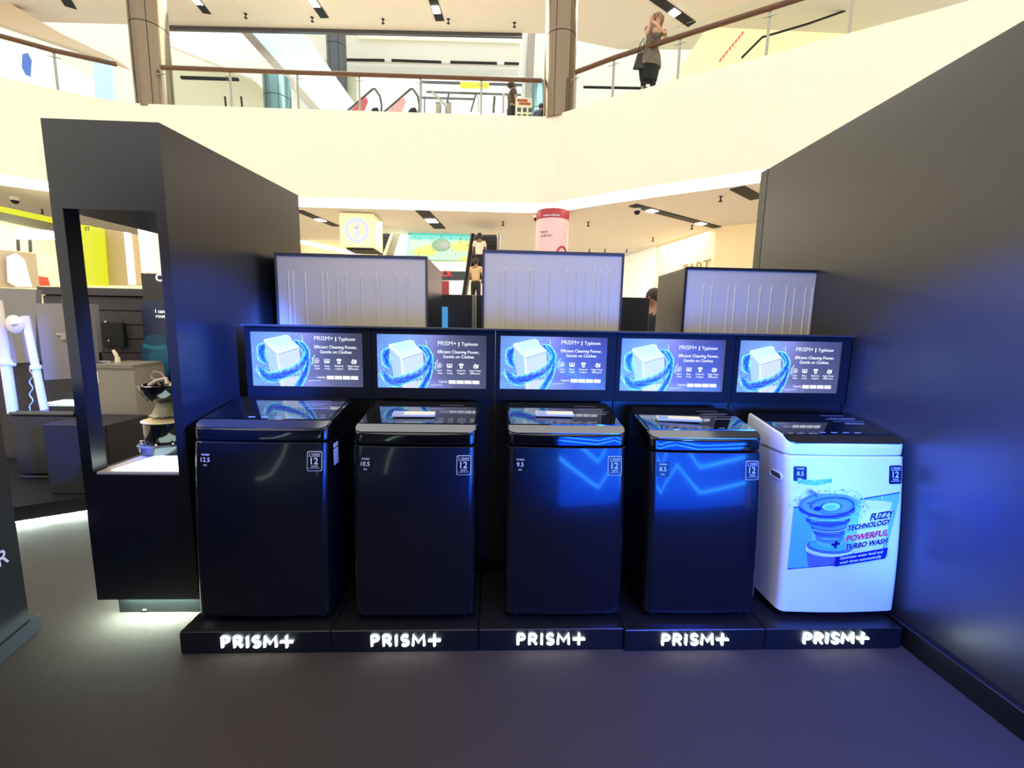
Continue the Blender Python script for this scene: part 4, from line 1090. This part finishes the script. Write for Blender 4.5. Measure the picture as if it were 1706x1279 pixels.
# green poster screen wall
t = thing('billboard', 'green and yellow lit billboard under the ceiling beyond the left refrigerator', 'billboard', P(733, 420, 17.0)); o_ = t.location.copy()
mb = MB()
def bp(x, y, k=0): return P(x, y, 17.0-.005*k)-o_
n1, n2 = 20, 10
for i in range(n1):
    for j in range(n2):
        q = [(i/n1, j/n2), (i/n1, (j+1)/n2), ((i+1)/n1, (j+1)/n2), ((i+1)/n1, j/n2)]
        def cc(u, v):
            g = .5+.5*math.sin(u*7+v*4)*math.cos(v*6-u*3)
            base = (90, 220, 200) if v < .22 else ((240, 250, 120) if g > .6 else (215, 245, 215))
            return base
        mb.add([P(684+(786-684)*u-(6*v), 388+2*u+(44)*v, 17.0)-o_ for u, v in q], [(0, 1, 2, 3)], None, [cc(u, v) for u, v in q])
mb.build('picture', colmat('billboard_pixels', 1.0, .3), t)
MB().slab([P(x, y, 17.02)-o_ for x, y in ((680, 386), (788, 388), (783, 434), (676, 434))], (0, .1, 0)).build('backing', mat('teal_frame', (120, 200, 185), .5, noise=.05), t)
mb = MB()
for k in range(3):
    cx_, cy_ = 735+k*3, 408
    mb.slab([P(cx_+(16-4*k)*math.cos(a), cy_+(11-3*k)*math.sin(a), 16.97-.02*k)-o_ for a in [2*PI*q/14 for q in range(14)]], (0, .01, 0), (160+30*k, 225, 150+30*k))
for k in range(26):
    x, y = random.uniform(690, 780), random.uniform(392, 428); s_ = random.uniform(1, 3)
    mb.slab([P(x, y, 16.9)-o_, P(x+s_, y, 16.9)-o_, P(x+s_, y+s_, 16.9)-o_, P(x, y+s_, 16.9)-o_], (0, .01, 0), random.choice([(70, 170, 120), (235, 220, 60), (80, 200, 210), (250, 250, 250)]))
mb.build('motif', colmat('motif_print', .7, .4), t)
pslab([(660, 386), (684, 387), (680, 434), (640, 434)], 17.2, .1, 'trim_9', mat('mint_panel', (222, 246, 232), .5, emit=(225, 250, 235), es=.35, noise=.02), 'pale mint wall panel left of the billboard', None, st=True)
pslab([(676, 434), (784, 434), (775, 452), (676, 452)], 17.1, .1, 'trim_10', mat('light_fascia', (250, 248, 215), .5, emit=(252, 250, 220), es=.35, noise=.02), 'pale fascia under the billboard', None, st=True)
t = thing('shop_sign', 'dark shop sign with red letters CK between the refrigerators', 'sign', P(755, 470, 16.8)); o_ = t.location.copy()
MB().slab([P(x, y, 16.8)-o_ for x, y in ((700, 451), (775, 452), (773, 466), (700, 466))], (0, .2, 0)).build('sign_board', mat('slate_board', (48, 52, 54), .5, noise=.1), t)
MB().slab([P(x, y, 16.85)-o_ for x, y in ((700, 468), (773, 467), (769, 492), (700, 492))], (0, .2, 0)).build('shop_window', mat('white_window_glow', (240, 245, 245), .5, emit=(240, 248, 250), es=.5, noise=.02), t)
MB().slab([P(x, y, 16.8)-o_ for x, y in ((700, 468), (748, 468), (748, 492), (700, 492))], (0, .05, 0)).build('red_panel', mat('maroon_panel', (135, 40, 48), .5, noise=.1), t)
mb = MB(); q = P(736, 460, 16.78)-o_; mb.text('CK', .30, face_m(q.x, -.03, q.z), bold=.03); mb.build('lettering', glow('red_letters', (240, 50, 60), 1.2), t)
# escalator to the upper floor with riders
Y = 15.0; o_ = P(790, 492, Y)
t = thing('escalator', 'dark escalator rising behind the middle refrigerator, with two riders', 'escalator', o_)
MB().slab([P(x, y, Y)-o_ for x, y in ((784, 389), (792, 390), (778, 492), (770, 492))], (0, .15, 0)).build('left_side', mat('taupe_side', (120, 112, 98), .5, noise=.1), t)
MB().tube([P(x, y, Y-.05)-o_ for x, y in ((788, 389), (772, 492))], .06, 8).build('handrail', BLACKM, t, True)
MB().tube([P(x, y, Y-.05)-o_ for x, y in ((831, 390), (828, 492))], .06, 8).build('handrail', STEELP, t, True)
for k in range(12):
    y = 391+k*6.2; w0 = 791-k*1.3
    MB().slab([P(x, yy, Y+.5-k*.03)-o_ for x, yy in ((w0, y), (829, y), (829, y+5.4), (w0-1, y+5.4))], (0, .3, 0)).build('step', BLACKM, t)
Y = 15.6; o_ = P(650, 425, Y)
t = thing('escalator', 'pale escalator side slanting down left behind the cube sign', 'escalator', o_)
MB().slab([P(x, y, Y)-o_ for x, y in ((651, 388), (655, 388), (640, 434), (634, 434))], (0, .1, 0)).build('cream_side', mat('cream_side', (240, 232, 205), .5, noise=.05), t)
MB().slab([P(x, y, Y+.05)-o_ for x, y in ((655, 388), (666, 388), (652, 434), (640, 434))], (0, .1, 0)).build('grey_side', mat('sage_grey_side', (150, 150, 130), .5, noise=.1), t)
for k in range(5): MB().slab([P(x, yy, Y+.2)-o_ for x, yy in ((628, 389+k*9), (651-k*2, 389+k*9), (650-k*2, 396+k*9), (628, 396+k*9))], (0, .2, 0)).build('step', BLACKM, t)
# cream back walls of the lower level
pslab([(480, 386), (645, 388), (640, 520), (480, 520)], 19.5, .2, 'wall_store_left', mat('warm_store_wall', (245, 225, 185), .6, emit=(250, 232, 190), es=.15, noise=.03), 'warm store wall behind the cube sign', None, st=True)  # wall is no lamp; store brightness is put in as faint emission
o_ = P(505, 402, 19.2)
tag(MB().tube([P(x, y, 19.2)-o_ for x, y in ((500, 402), (545, 412), (600, 425))], .1, 6).build('cove_light', glow('warm_line', (255, 240, 190), 2.5), None, True, loc=o_), 'slanting warm light line beside the tower edge', 'strip light')
# angled store wall at right
pl = [L(1040, 428, ZS_), L(1094, 410, ZS_), L(1193, 378, ZS_), L(1262, 371, ZS_), L(1500, 350, ZS_)]
SW_ = mat('store_cream_wall', (250, 228, 180), .6, emit=(255, 235, 185), es=.12, noise=.03)  # cream and white walls both self-lit, interior light put into the material
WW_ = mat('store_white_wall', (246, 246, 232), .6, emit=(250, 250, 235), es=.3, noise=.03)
for k, (a, b) in enumerate(zip(pl, pl[1:])):
    mb = MB(); mb.slab([(a.x, a.y, 0), (b.x, b.y, 0), (b.x, b.y, ZS_), (a.x, a.y, ZS_)], (.1, .15, 0)); struct(mb.build('wall_store_%d' % (k+1), WW_ if k == 0 else SW_), 'cream shopfront wall under the balcony at right')
struct(MB().box(-9, 14, 21.5, 21.8, 0, ZS_).build('wall_rear', WHITE))
a, b = pl[1], pl[2]; d = (b-a).normalized()
q = P(1142, 441, 1); dq = ray(1142, 441)
# intersection of view ray with store wall plane gives the letter place
nn = Vector((-d.y, d.x, 0)); k_ = (a-Vector((0, 0, CAMZ))).dot(nn)/dq.dot(nn); q = Vector((0, 0, CAMZ))+dq*k_
t = thing('shop_lettering', 'thin dark shop letters on the cream wall above the right refrigerator', 'lettering', (q.x, q.y, q.z-.50))
Mx = Matrix.Rotation(math.atan2(d.y, d.x), 4, 'Z') @ Matrix.Translation((0, -.08, 0)) @ Matrix.Rotation(PI/2, 4, 'X')
MB().text('EART', .72, Mx, ext=.02, width=1.5).build('letters', mat('tan_letters', (150, 125, 85), .6, noise=.02), t)
# left store behind the tower
FL = [L(-120, 322, 4.3), L(0, 352, 4.3), L(98, 375, 4.3), L(260, 402, 4.3)]
for k, (a, b) in enumerate(zip(FL, FL[1:])):
    mb = MB(); mb.slab([(a.x, a.y, 0), (b.x, b.y, 0), (b.x, b.y, ZS_-.6), (a.x, a.y, ZS_-.6)], (-.05, .2, 0)); struct(mb.build('wall_shop_%d' % (k+1), mat('shop_glow_wall', (250, 245, 205), .6, emit=(255, 250, 215), es=.1, noise=.03)), 'bright shop wall at far left')  # faint emission in the wall stands in for lamp glow
def onwall(x, y, off, a=FL[1], b=FL[2]):
    d_ = (b-a).normalized(); n_ = Vector((-d_.y, d_.x, 0)); 
    if n_.dot(a-Vector((0, 0, CAMZ))) > 0: n_ = -n_
    r_ = ray(x, y); aa = a+n_*off
    k2 = (aa-Vector((0, 0, CAMZ))).dot(n_)/r_.dot(n_); return Vector((0, 0, CAMZ))+r_*k2, n_
def wslab(px, off, name, m, lab, cat, grp=None, th=.05):
    pts = [onwall(x, y, off)[0] for x, y in px]; n_ = onwall(*px[0], off)[1]
    o2_ = Vector((sum(p.x for p in pts)/len(pts), sum(p.y for p in pts)/len(pts), min(p.z for p in pts)))
    return tag(MB().slab([p-o2_ for p in pts], -n_*th).build(name, m, None, loc=o2_), lab, cat, grp)
YEL = glow('yellow_panel', (248, 250, 30), .85)
wslab([(-60, 338), (105, 374), (105, 366), (-60, 330)], .3, 'yellow_fascia', YEL, 'narrow yellow shop fascia band at far left', 'fascia', th=.2)
wslab([(-60, 352), (108, 388), (108, 376), (-60, 340)], .25, 'shop_awning', mat('olive_grey', (105, 105, 85), .5, noise=.2), 'grey awning strip under the yellow shop fascia', 'awning', th=.2)
wslab([(32, 378), (97, 386), (97, 400), (30, 398)], .9, 'strip_lamp', glow('hot_white', (255, 255, 245), 8), 'very bright white shop lamp beside the tower edge', 'lamp', th=.1)
wslab([(-40, 412), (60, 422), (66, 480), (-40, 478)], 1.2, 'shop_poster', mat('tan_poster', (200, 185, 155), .5, noise=.1), 'tan shop poster above the grey television back', 'poster')
wslab([(14, 428), (28, 422), (42, 434), (46, 450), (54, 478), (30, 478), (16, 470)], 1.32, 'poster_cutout', mat('lilac_white', (240, 235, 245), .5, emit=(240, 235, 245), es=.3, noise=.1), 'white figure shape on the tan shop poster', 'poster')
wslab([(64, 424), (97, 426), (102, 476), (68, 476)], .6, 'shop_screen', mat('yellow_cream_print', (250, 250, 180), .5, emit=(250, 250, 190), es=.5, noise=.15, nscale=6), 'cream and red printed shop panel beside the tower edge', 'poster')
wslab([(66, 460), (80, 462), (84, 476), (67, 476)], .7, 'red_print', mat('red_print', (230, 90, 70), .5, noise=.2), 'red printed patch on the cream shop panel', 'poster')
for k, (x, y0, y1) in enumerate(((30, 398, 418), (50, 396, 420))): wslab([(x, y0), (x+3, y0), (x+4, y1), (x+1, y1)], .8, 'sign_bracket', FRAMEG, 'thin grey hanging bracket under the shop lamp, %s' % ('left', 'right')[k], 'bracket')
# stores through the opening
def th(px, Y, name, m, lab, cat, d=.2): return pslab(px, Y, d, name, m, lab, cat)
th([(119, 372), (150, 376), (158, 474), (124, 474)], 8.6, 'yellow_pillar', YEL, 'bright yellow shop pillar seen through the tower opening', 'pillar', .3)
mb = MB(); 
q = P(139, 379, 8.55); tag(MB().text('ST', .09, face_m(0, 0, 0), bold=.03).build('pillar_lettering', INK, None, loc=(q.x, 8.57, q.z-.05)), 'small dark lettering at the top of the yellow pillar', 'lettering')
th([(150, 378), (166, 379), (171, 474), (158, 474)], 9.4, 'glass_door', mat('sage_glass', (205, 205, 175), .3, noise=.3, nscale=3), 'pale glass door right of the yellow pillar', 'door')
th([(166, 380), (206, 386), (214, 474), (172, 474)], 9.0, 'wood_panel', mat('tan_panel', (196, 172, 132), .5, noise=.12, nscale=4, stretch=(6, 1, .5)), 'wide tan wall panel seen through the tower opening', 'panel')
th([(206, 386), (212, 387), (220, 474), (214, 474)], 8.9, 'light_column', glow('white_column_light', (255, 252, 235), 1.6), 'glowing white vertical light between the tan panels', 'light', .1)
th([(212, 388), (229, 391), (236, 474), (220, 474)], 9.0, 'wood_panel', mat('tan_panel_warm', (205, 178, 128), .5, noise=.12, nscale=4, stretch=(6, 1, .5)), 'narrow tan wall panel right of the vertical light', 'panel')
th([(229, 378), (237, 380), (238, 454), (236, 454)], 8.7, 'light_column', glow('white_column_light', (255, 252, 235), 1.6), 'thin glowing vertical light beside the pink panel', 'light', .1)
th([(235, 376), (275, 382), (280, 454), (238, 453)], 8.8, 'pink_panel', mat('pink_panel', (250, 222, 218), .6, emit=(252, 225, 220), es=.25, noise=.02), 'pale pink shop panel at the right of the tower opening', 'panel')

# ------------------------------------------------------------------ people
def skinmesh(joints, edges, sub=1):
    me = bpy.data.meshes.new('s'); me.from_pydata([j[0] for j in joints], edges, []); me.update()
    o = bpy.data.objects.new('s', me); COL.objects.link(o)
    m = o.modifiers.new('k', 'SKIN'); m.use_smooth_shade = True
    sv = me.skin_vertices[0].data
    for i, j in enumerate(joints):
        r = j[1] if isinstance(j[1], tuple) else (j[1], j[1]); sv[i].radius = r; sv[i].use_root = (i == 0)
    s = o.modifiers.new('u', 'SUBSURF'); s.levels = sub; s.render_levels = sub
    bpy.context.view_layer.update()
    out = bpy.data.meshes.new_from_object(o.evaluated_get(bpy.context.evaluated_depsgraph_get()))
    bpy.data.objects.remove(o); bpy.data.meshes.remove(me)
    return out
def skinobj(name, joints, edges, m, parent, sub=1):
    me = skinmesh(joints, edges, sub); me.name = name; me.materials.clear(); me.materials.append(m)
    o = bpy.data.objects.new(name, me); COL.objects.link(o); o.parent = parent; return o
SKIN = mat('skin', (205, 160, 130), .55, noise=.05)
SKIND = mat('skin_tan', (160, 115, 88), .55, noise=.05)
def person(lab, loc, rz, arms, hairm, top, bottom, skin=SKIN, h=1.65, lean=0, hairlong=True, topstuff=None, walk=.0, scale=None):
    t = thing('person', lab, 'person', loc, rz, 'people in the mall')
    k = h/1.65
    t.scale = (k, k, k)
    def S(x, y, z): return (x, y-lean*max(0, z-.9), z)
    J = [(S(0, 0, .93), (.13, .10)), (S(0, 0, 1.08), (.12, .09)), (S(0, 0, 1.25), (.145, .10)), (S(0, 0, 1.36), (.11, .08)), (S(0, -.005, 1.43), .05), (S(0, -.01, 1.49), .055), (S(0, -.015, 1.55), (.078, .09)), (S(0, -.01, 1.61), (.06, .07))]
    E = [(i, i+1) for i in range(7)]
    def chain(start, pts):
        p = start
        for q in pts: J.append(q); E.append((p, len(J)-1)); p = len(J)-1
        return p
    for s, w in ((-1, walk), (1, -walk)):
        chain(0, [((s*.09, 0, .82), .085), ((s*.10, -w*.5-.01, .47), .055), ((s*.10, w*.3 if w < 0 else -w*.2, .10), .038), ((s*.11, (w*.3 if w < 0 else -w*.2)-.10, .035), (.036, .028))])
    hands = []
    for s, (el, wr) in zip((-1, 1), arms):
        e_ = chain(3, [(S(s*.165, 0, 1.36), .052), (el, .038), (wr, .026)])
        d = (Vector(wr)-Vector(el)).normalized(); c = Vector(wr)+d*.05
        pc = chain(e_, [(tuple(c), (.032, .020))])
        sd = d.cross(Vector((0, -1, 0.2))).normalized()
        for f in range(4):
            b = c+sd*(.022*(f-1.5)); L1 = (.04, .048, .045, .035)[f]
            chain(pc, [(tuple(b+d*.02), .009), (tuple(b+d*(.02+L1)+Vector((0, -.006, 0))), .008), (tuple(b+d*(.03+L1)+Vector((0, -.02, -.01))), .007)])
        chain(pc, [(tuple(c-d*.02+sd*.035), .01), (tuple(c+d*.015+sd*.05), .009)])
    skinobj('body', J, E, skin, t)
    # shirt
    J2 = [(S(0, 0, .88), (.165, .13)), (S(0, 0, 1.05), (.145, .115)), (S(0, 0, 1.25), (.165, .12)), (S(0, 0, 1.36), (.13, .09)), (S(0, 0, 1.41), (.075, .06))]
    E2 = [(0, 1), (1, 2), (2, 3), (3, 4)]
    for s, (el, wr) in zip((-1, 1), arms):
        sh_ = Vector(S(s*.165, 0, 1.36)); e_ = Vector(el)
        J2.append((tuple(sh_), .066)); E2.append((3, len(J2)-1)); J2.append((tuple(sh_.lerp(e_, .65)), .054)); E2.append((len(J2)-2, len(J2)-1))
    skinobj('top', J2, E2, top, t)
    J3 = [((0, 0, 1.03), (.15, .12)), ((0, 0, .86), (.16, .13))]; E3 = [(0, 1)]
    for s, w in ((-1, walk), (1, -walk)):
        p = 1
        for q in [((s*.09, 0, .80), .10), ((s*.10, -w*.5-.01, .47), .073), ((s*.10, w*.3 if w < 0 else -w*.2, .12), .058)]: J3.append(q); E3.append((p, len(J3)-1)); p = len(J3)-1
    skinobj('trousers', J3, E3, bottom, t)
    # hair
    hm = MB(); c_ = Vector(S(0, .018, 1.575))
    hm.lathe([(.012, .098), (.055, .088), (.085, .058), (.098, .015), (.094, -.03), (.07, -.07)], 18, Matrix.Translation(c_) @ Matrix.Rotation(-.45, 4, 'X') @ Matrix.Scale(1.1, 4, (0, 1, 0)))
    if hairlong:
        for s in (-1, 1): hm.tube([S(s*.08, -.01, 1.61), S(s*.095, 0, 1.54), S(s*.09, 0, 1.47), S(s*.07, .0, 1.41)], [.03, .034, .034, .018], 10)
    hm.build('hair', hairm, t, True)
    # face
    mb = MB()
    hy = -.015-.015-lean*.65
    for s in (-1, 1): mb.lathe([(.003, -.004), (.011, 0), (.011, .004)], 8, Matrix.Translation(S(s*.03, -.095, 1.565)) @ Matrix.Rotation(PI/2, 4, 'X') @ Matrix.Scale(.6, 4, (0, 1, 0)))
    mb.box(-.022, .022, S(0, 0, 1.505)[1]-.098, S(0, 0, 1.505)[1]-.088, 1.502, 1.509); mb.build('eyes_and_mouth', mat('dark_features', (90, 45, 40), .5), t)
    MB().tube([S(0, -.085, 1.57), S(0, -.112, 1.535), S(0, -.09, 1.525)], [.006, .012, .008], 6).build('nose', skin, t, True)
    for s in (-1, 1): MB().lathe([(.006, -.01), (.018, -.004), (.016, .006), (.004, .01)], 8, Matrix.Translation(S(s*.085, 0, 1.55)) @ Matrix.Rotation(PI/2, 4, 'Y')).build('ear', skin, t, True)
    for s, w in ((-1, walk), (1, -walk)):
        yy = (w*.3 if w < 0 else -w*.2)
        MB().box(s*.11-.045, s*.11+.045, yy-.17, yy+.07, 0, .07, bev=.02).build('shoe', BLACKM, t)
    return t
PAT = mat('patterned_blouse', (120, 102, 84), .7, noise=.95, nscale=9)
HB = mat('auburn_hair', (132, 95, 62), .6, noise=.3, nscale=30); HD = mat('dark_hair', (38, 30, 26), .6, noise=.2, nscale=30)
DARKC = mat('dark_trousers', (34, 30, 26), .8, noise=.15)
WBL = mat('cream_shirt', (238, 228, 205), .8, noise=.05)
w_ = L(1080, 143, ZT)
wp_ = P(1082, 100, 11.95)
wy = 11.95
t = person('woman in dark patterned blouse leaning on the right balcony handrail with hands near her chin', (wp_.x, wy, ZT-.02), .18,
           [((-.22, -.30, 1.14), (-.20, -.38, 1.34)), ((.13, -.40, 1.14), (-.11, -.42, 1.30))], HB, PAT, DARKC, h=1.70, lean=.42)
t.scale = (t.scale[0]*1.32, t.scale[1]*1.1, t.scale[2])
sc = MB(); sc.tube([(.10, -.22, 1.38), (.17, -.2, 1.36), (.2, -.22, 1.28), (.19, -.24, 1.2)], [.05, .06, .06, .05], 10); sc.build('shoulder_wrap', mat('cream_wrap', (225, 205, 170), .8, noise=.1), t, True)
sk = MB(); sk.lathe([(.24, .62), (.235, .75), (.21, .92), (.17, 1.05)], 16, Matrix.Scale(.75, 4, (0, 1, 0))); sk.build('blouse_hem', PAT, t, True); MB().lathe([(.17, .3), (.20, .5), (.21, .66)], 16, Matrix.Scale(.75, 4, (0, 1, 0))).build('skirt', DARKC, t, True)
b_ = thing('handbag', 'dark handbag hanging at the side of the woman on the balcony', 'handbag', (wp_.x-.30, wy-.12, ZT+.50))
MB().prism([(-.13, -.05), (.12, -.05), (.12, .05), (-.13, .05)], 0, .02).add([(-.15, -.05, .02), (.13, -.05, .02), (.13, .05, .02), (-.15, .05, .02), (-.06, -.03, .36), (.09, -.03, .36), (.09, .03, .36), (-.06, .03, .36)], [(0, 1, 5, 4), (1, 2, 6, 5), (2, 3, 7, 6), (3, 0, 4, 7), (4, 5, 6, 7)]).build('bag_body', mat('dark_bag', (40, 42, 34), .7, noise=.3), b_)
MB().tube([(-.05, 0, .34), (.0, 0, .6), (.10, 0, .74), (.10, 0, .6), (.08, 0, .34)], .012, 6).build('strap', BLACKM, b_, True)
# man with the notice board
q = P(853, 190, 14.1)
person('person in brown jacket walking right behind the glass, dark short hair', (P(853, 160, 15.0).x, 15.0, ZT-.02), PI/2+.3,
       [((-.2, -.05, 1.1), (-.18, -.22, 1.0)), ((.2, -.02, 1.1), (.18, -.2, .98))], HD, mat('brown_jacket', (78, 62, 44), .8, noise=.3, nscale=12), DARKC, SKIND, h=1.74, hairlong=False, walk=.1).scale = (1.15, 1.4, 1.05)
a = P(870, 163, 13.95)
t = thing('notice_board', 'cream notice board with red heading on the balcony beside the right column', 'notice board', (P(872, 180, 13.95).x, 13.95, ZT-.02)); o_ = t.location.copy()
zt = P(872, 163, 13.95).z-o_.z
x0 = P(859, 165, 13.95).x-o_.x; x1 = P(887, 165, 13.95).x-o_.x
MB().box(x0, x1, 0, .03, zt-.75, zt, bev=.005).build('board', mat('cream_board', (240, 230, 200), .5, noise=.02), t)
mb = MB(); mb.box(x0+.05, x1-.15, -.006, 0, zt-.11, zt-.04); mb.box(x0+.1, x1-.06, -.006, 0, zt-.2, zt-.13); mb.build('red_heading', mat('rust_heading', (190, 85, 40), .5, noise=.2), t)
mb = MB()
for k in range(3):
    for j in range(2): mb.box(x0+.06+k*.17, x0+.17+k*.17, -.006, 0, zt-.40-j*.18, zt-.28-j*.18)
mb.build('pictures', mat('dark_pictures', (80, 85, 70), .5, noise=.3), t)
for x in (x0+.08, x1-.08): MB().box(x-.015, x+.015, .0, .03, 0, zt-.75).build('leg', STEELP, t)
person('person in dark clothes bending, mostly hidden behind the right bronze column', (P(895, 180, 14.6).x, 14.6, ZT-.55), 2.6,
       [((-.2, -.1, 1.1), (-.18, -.25, 1.0)), ((.2, -.1, 1.1), (.18, -.25, 1.0))], HD, mat('navy_jacket', (30, 38, 52), .8, noise=.2), DARKC, SKIND, h=1.6, hairlong=False, lean=.5)
# escalator riders
def rider(x, ytop, ybot, Y, lab, top, bottom, rz, h):
    zt = P(x, ytop, Y).z; c = P(x, ytop, Y)
    return person(lab, (c.x, Y, zt-h), rz, [((-.22, -.05, 1.12), (-.2, -.2, 1.02)), ((.22, -.05, 1.12), (.22, -.2, 1.05))], HD, top, bottom, SKIND, h=h, hairlong=False)
rider(799, 389, 450, 14.7, 'person in white shirt riding the dark escalator, upper of two, seen from behind', WBL, DARKC, PI, 1.62)
rider(793, 431, 490, 13.6, 'person in tan shirt leaning on the escalator handrail, lower of two riders', mat('tan_shirt', (215, 180, 130), .8, noise=.1), DARKC, PI-.4, 1.6)
person('dark-haired person standing behind the partition, left of the right refrigerator', (P(1087, 520, 5.0).x, 5.0, P(1082, 483, 5.0).z-1.62), -.9,
       [((-.2, -.05, 1.1), (-.12, -.25, 1.15)), ((.2, -.05, 1.1), (.12, -.25, 1.1))], HD, mat('dark_top', (35, 32, 40), .8, noise=.1), DARKC, SKIND, h=1.62, hairlong=False)

# ------------------------------------------------------------------ blue lit alcove behind the photographer (seen in reflections)
t = thing('blue_light_panel', 'blue glowing light panel facing the washing machines from behind the camera', 'light panel', (1.95, -.75, 0), PI)
MB().box(-1.35, 1.35, .06, .2, 0, 1.95).build('wall_board', LAM, t)
MB().box(-1.3, 1.3, .045, .06, .04, 1.38).build('blue_panel', glow('blue_led_panel', (10, 80, 255), 13), t)
MB().box(-1.4, 1.4, -.55, .2, 1.75, 2.3).build('cutoff_header', LAM, t)  # unseen block, added to cut off the blue light above it
for dz in (0, .38):
    MB().tube([(1.3, .02, .75+dz), (.55, .02, .3+dz), (.2, .02, .7+dz), (-.25, .02, .28+dz), (-1.3, .02, .38+dz)], .018, 8).build('cyan_tube', glow('cyan_tube', (50, 150, 255), 60), t, True)

t = thing('white_light_stand', 'stand with two thin white light tubes behind the camera at left', 'light stand', (-1.9, -.8, 0))
MB().box(-.9, .9, -.12, -.04, 0, 1.3).build('board', LAM, t)
tb = glow('white_tube', (225, 250, 240), 5)
MB().tube([(-.12, -.02, .95), (-.22, -.02, .72), (-.40, -.02, .48), (-.60, -.02, .40), (-.74, -.02, .42)], .016, 8).build('light_tube', tb, t, True)
MB().tube([(.80, -.02, 1.1), (.66, -.02, .92), (.55, -.02, .70), (.49, -.02, .5)], .016, 8).build('light_tube', tb, t, True)

# ------------------------------------------------------------------ lights
w = bpy.data.worlds.new('mall_daylight'); SC.world = w; w.use_nodes = True
bgn = w.node_tree.nodes['Background']; bgn.inputs[0].default_value = (1.0, .96, .89, 1); bgn.inputs[1].default_value = 1.7
def area(name, loc, rot, sx, sy, e_, col):
    l = bpy.data.lights.new(name, 'AREA'); l.shape = 'RECTANGLE'; l.size = sx; l.size_y = sy; l.energy = e_; l.color = col
    o = bpy.data.objects.new(name, l); o.location = loc; o.rotation_euler = rot; COL.objects.link(o); return o
area('soffit_downlights', (0, 16.5, 4.95), (0, 0, 0), 16, 3, 750, (1, .95, .86))
def spot(name, loc, tgt, ang, e_, col, rad=.08, blend=.5):
    l = bpy.data.lights.new(name, 'SPOT'); l.energy = e_; l.color = col; l.spot_size = ang; l.spot_blend = blend; l.shadow_soft_size = rad
    o = bpy.data.objects.new(name, l); o.location = loc; o.rotation_euler = (Vector(tgt)-Vector(loc)).to_track_quat('-Z', 'Y').to_euler(); COL.objects.link(o); return o
spot('blue_fill_spot_right', (-1.3, -.6, 1.9), (2.03, 1.48, 1.08), math.radians(25), 5000, (.03, .12, 1))  # added fill for the blue patch on the right partition, no known fixture
spot('blue_fill_spot_left', (1.2, -.05, 2.0), (-1.46, 2.25, 1.3), math.radians(17), 9000, (.03, .12, 1))  # invented lamp, puts the blue on the tower's side panel
spot('blue_floor_fill', (1.9, -.1, 2.3), (1.35, 1.25, 0), math.radians(62), 900, (.04, .1, 1), blend=1)  # extra unseen spot, added to tint the carpet at right blue
area('warm_fill_left', (-3.6, 2.7, 3.4), (math.radians(-12), 0, 0), 1.2, .8, 45, (1, .9, .74))  # added warm fill over the left displays, not a shop lamp
area('upper_downlights', (-3, 15.5, 11.9), (0, 0, 0), 14, 2.5, 900, (1, .95, .85))
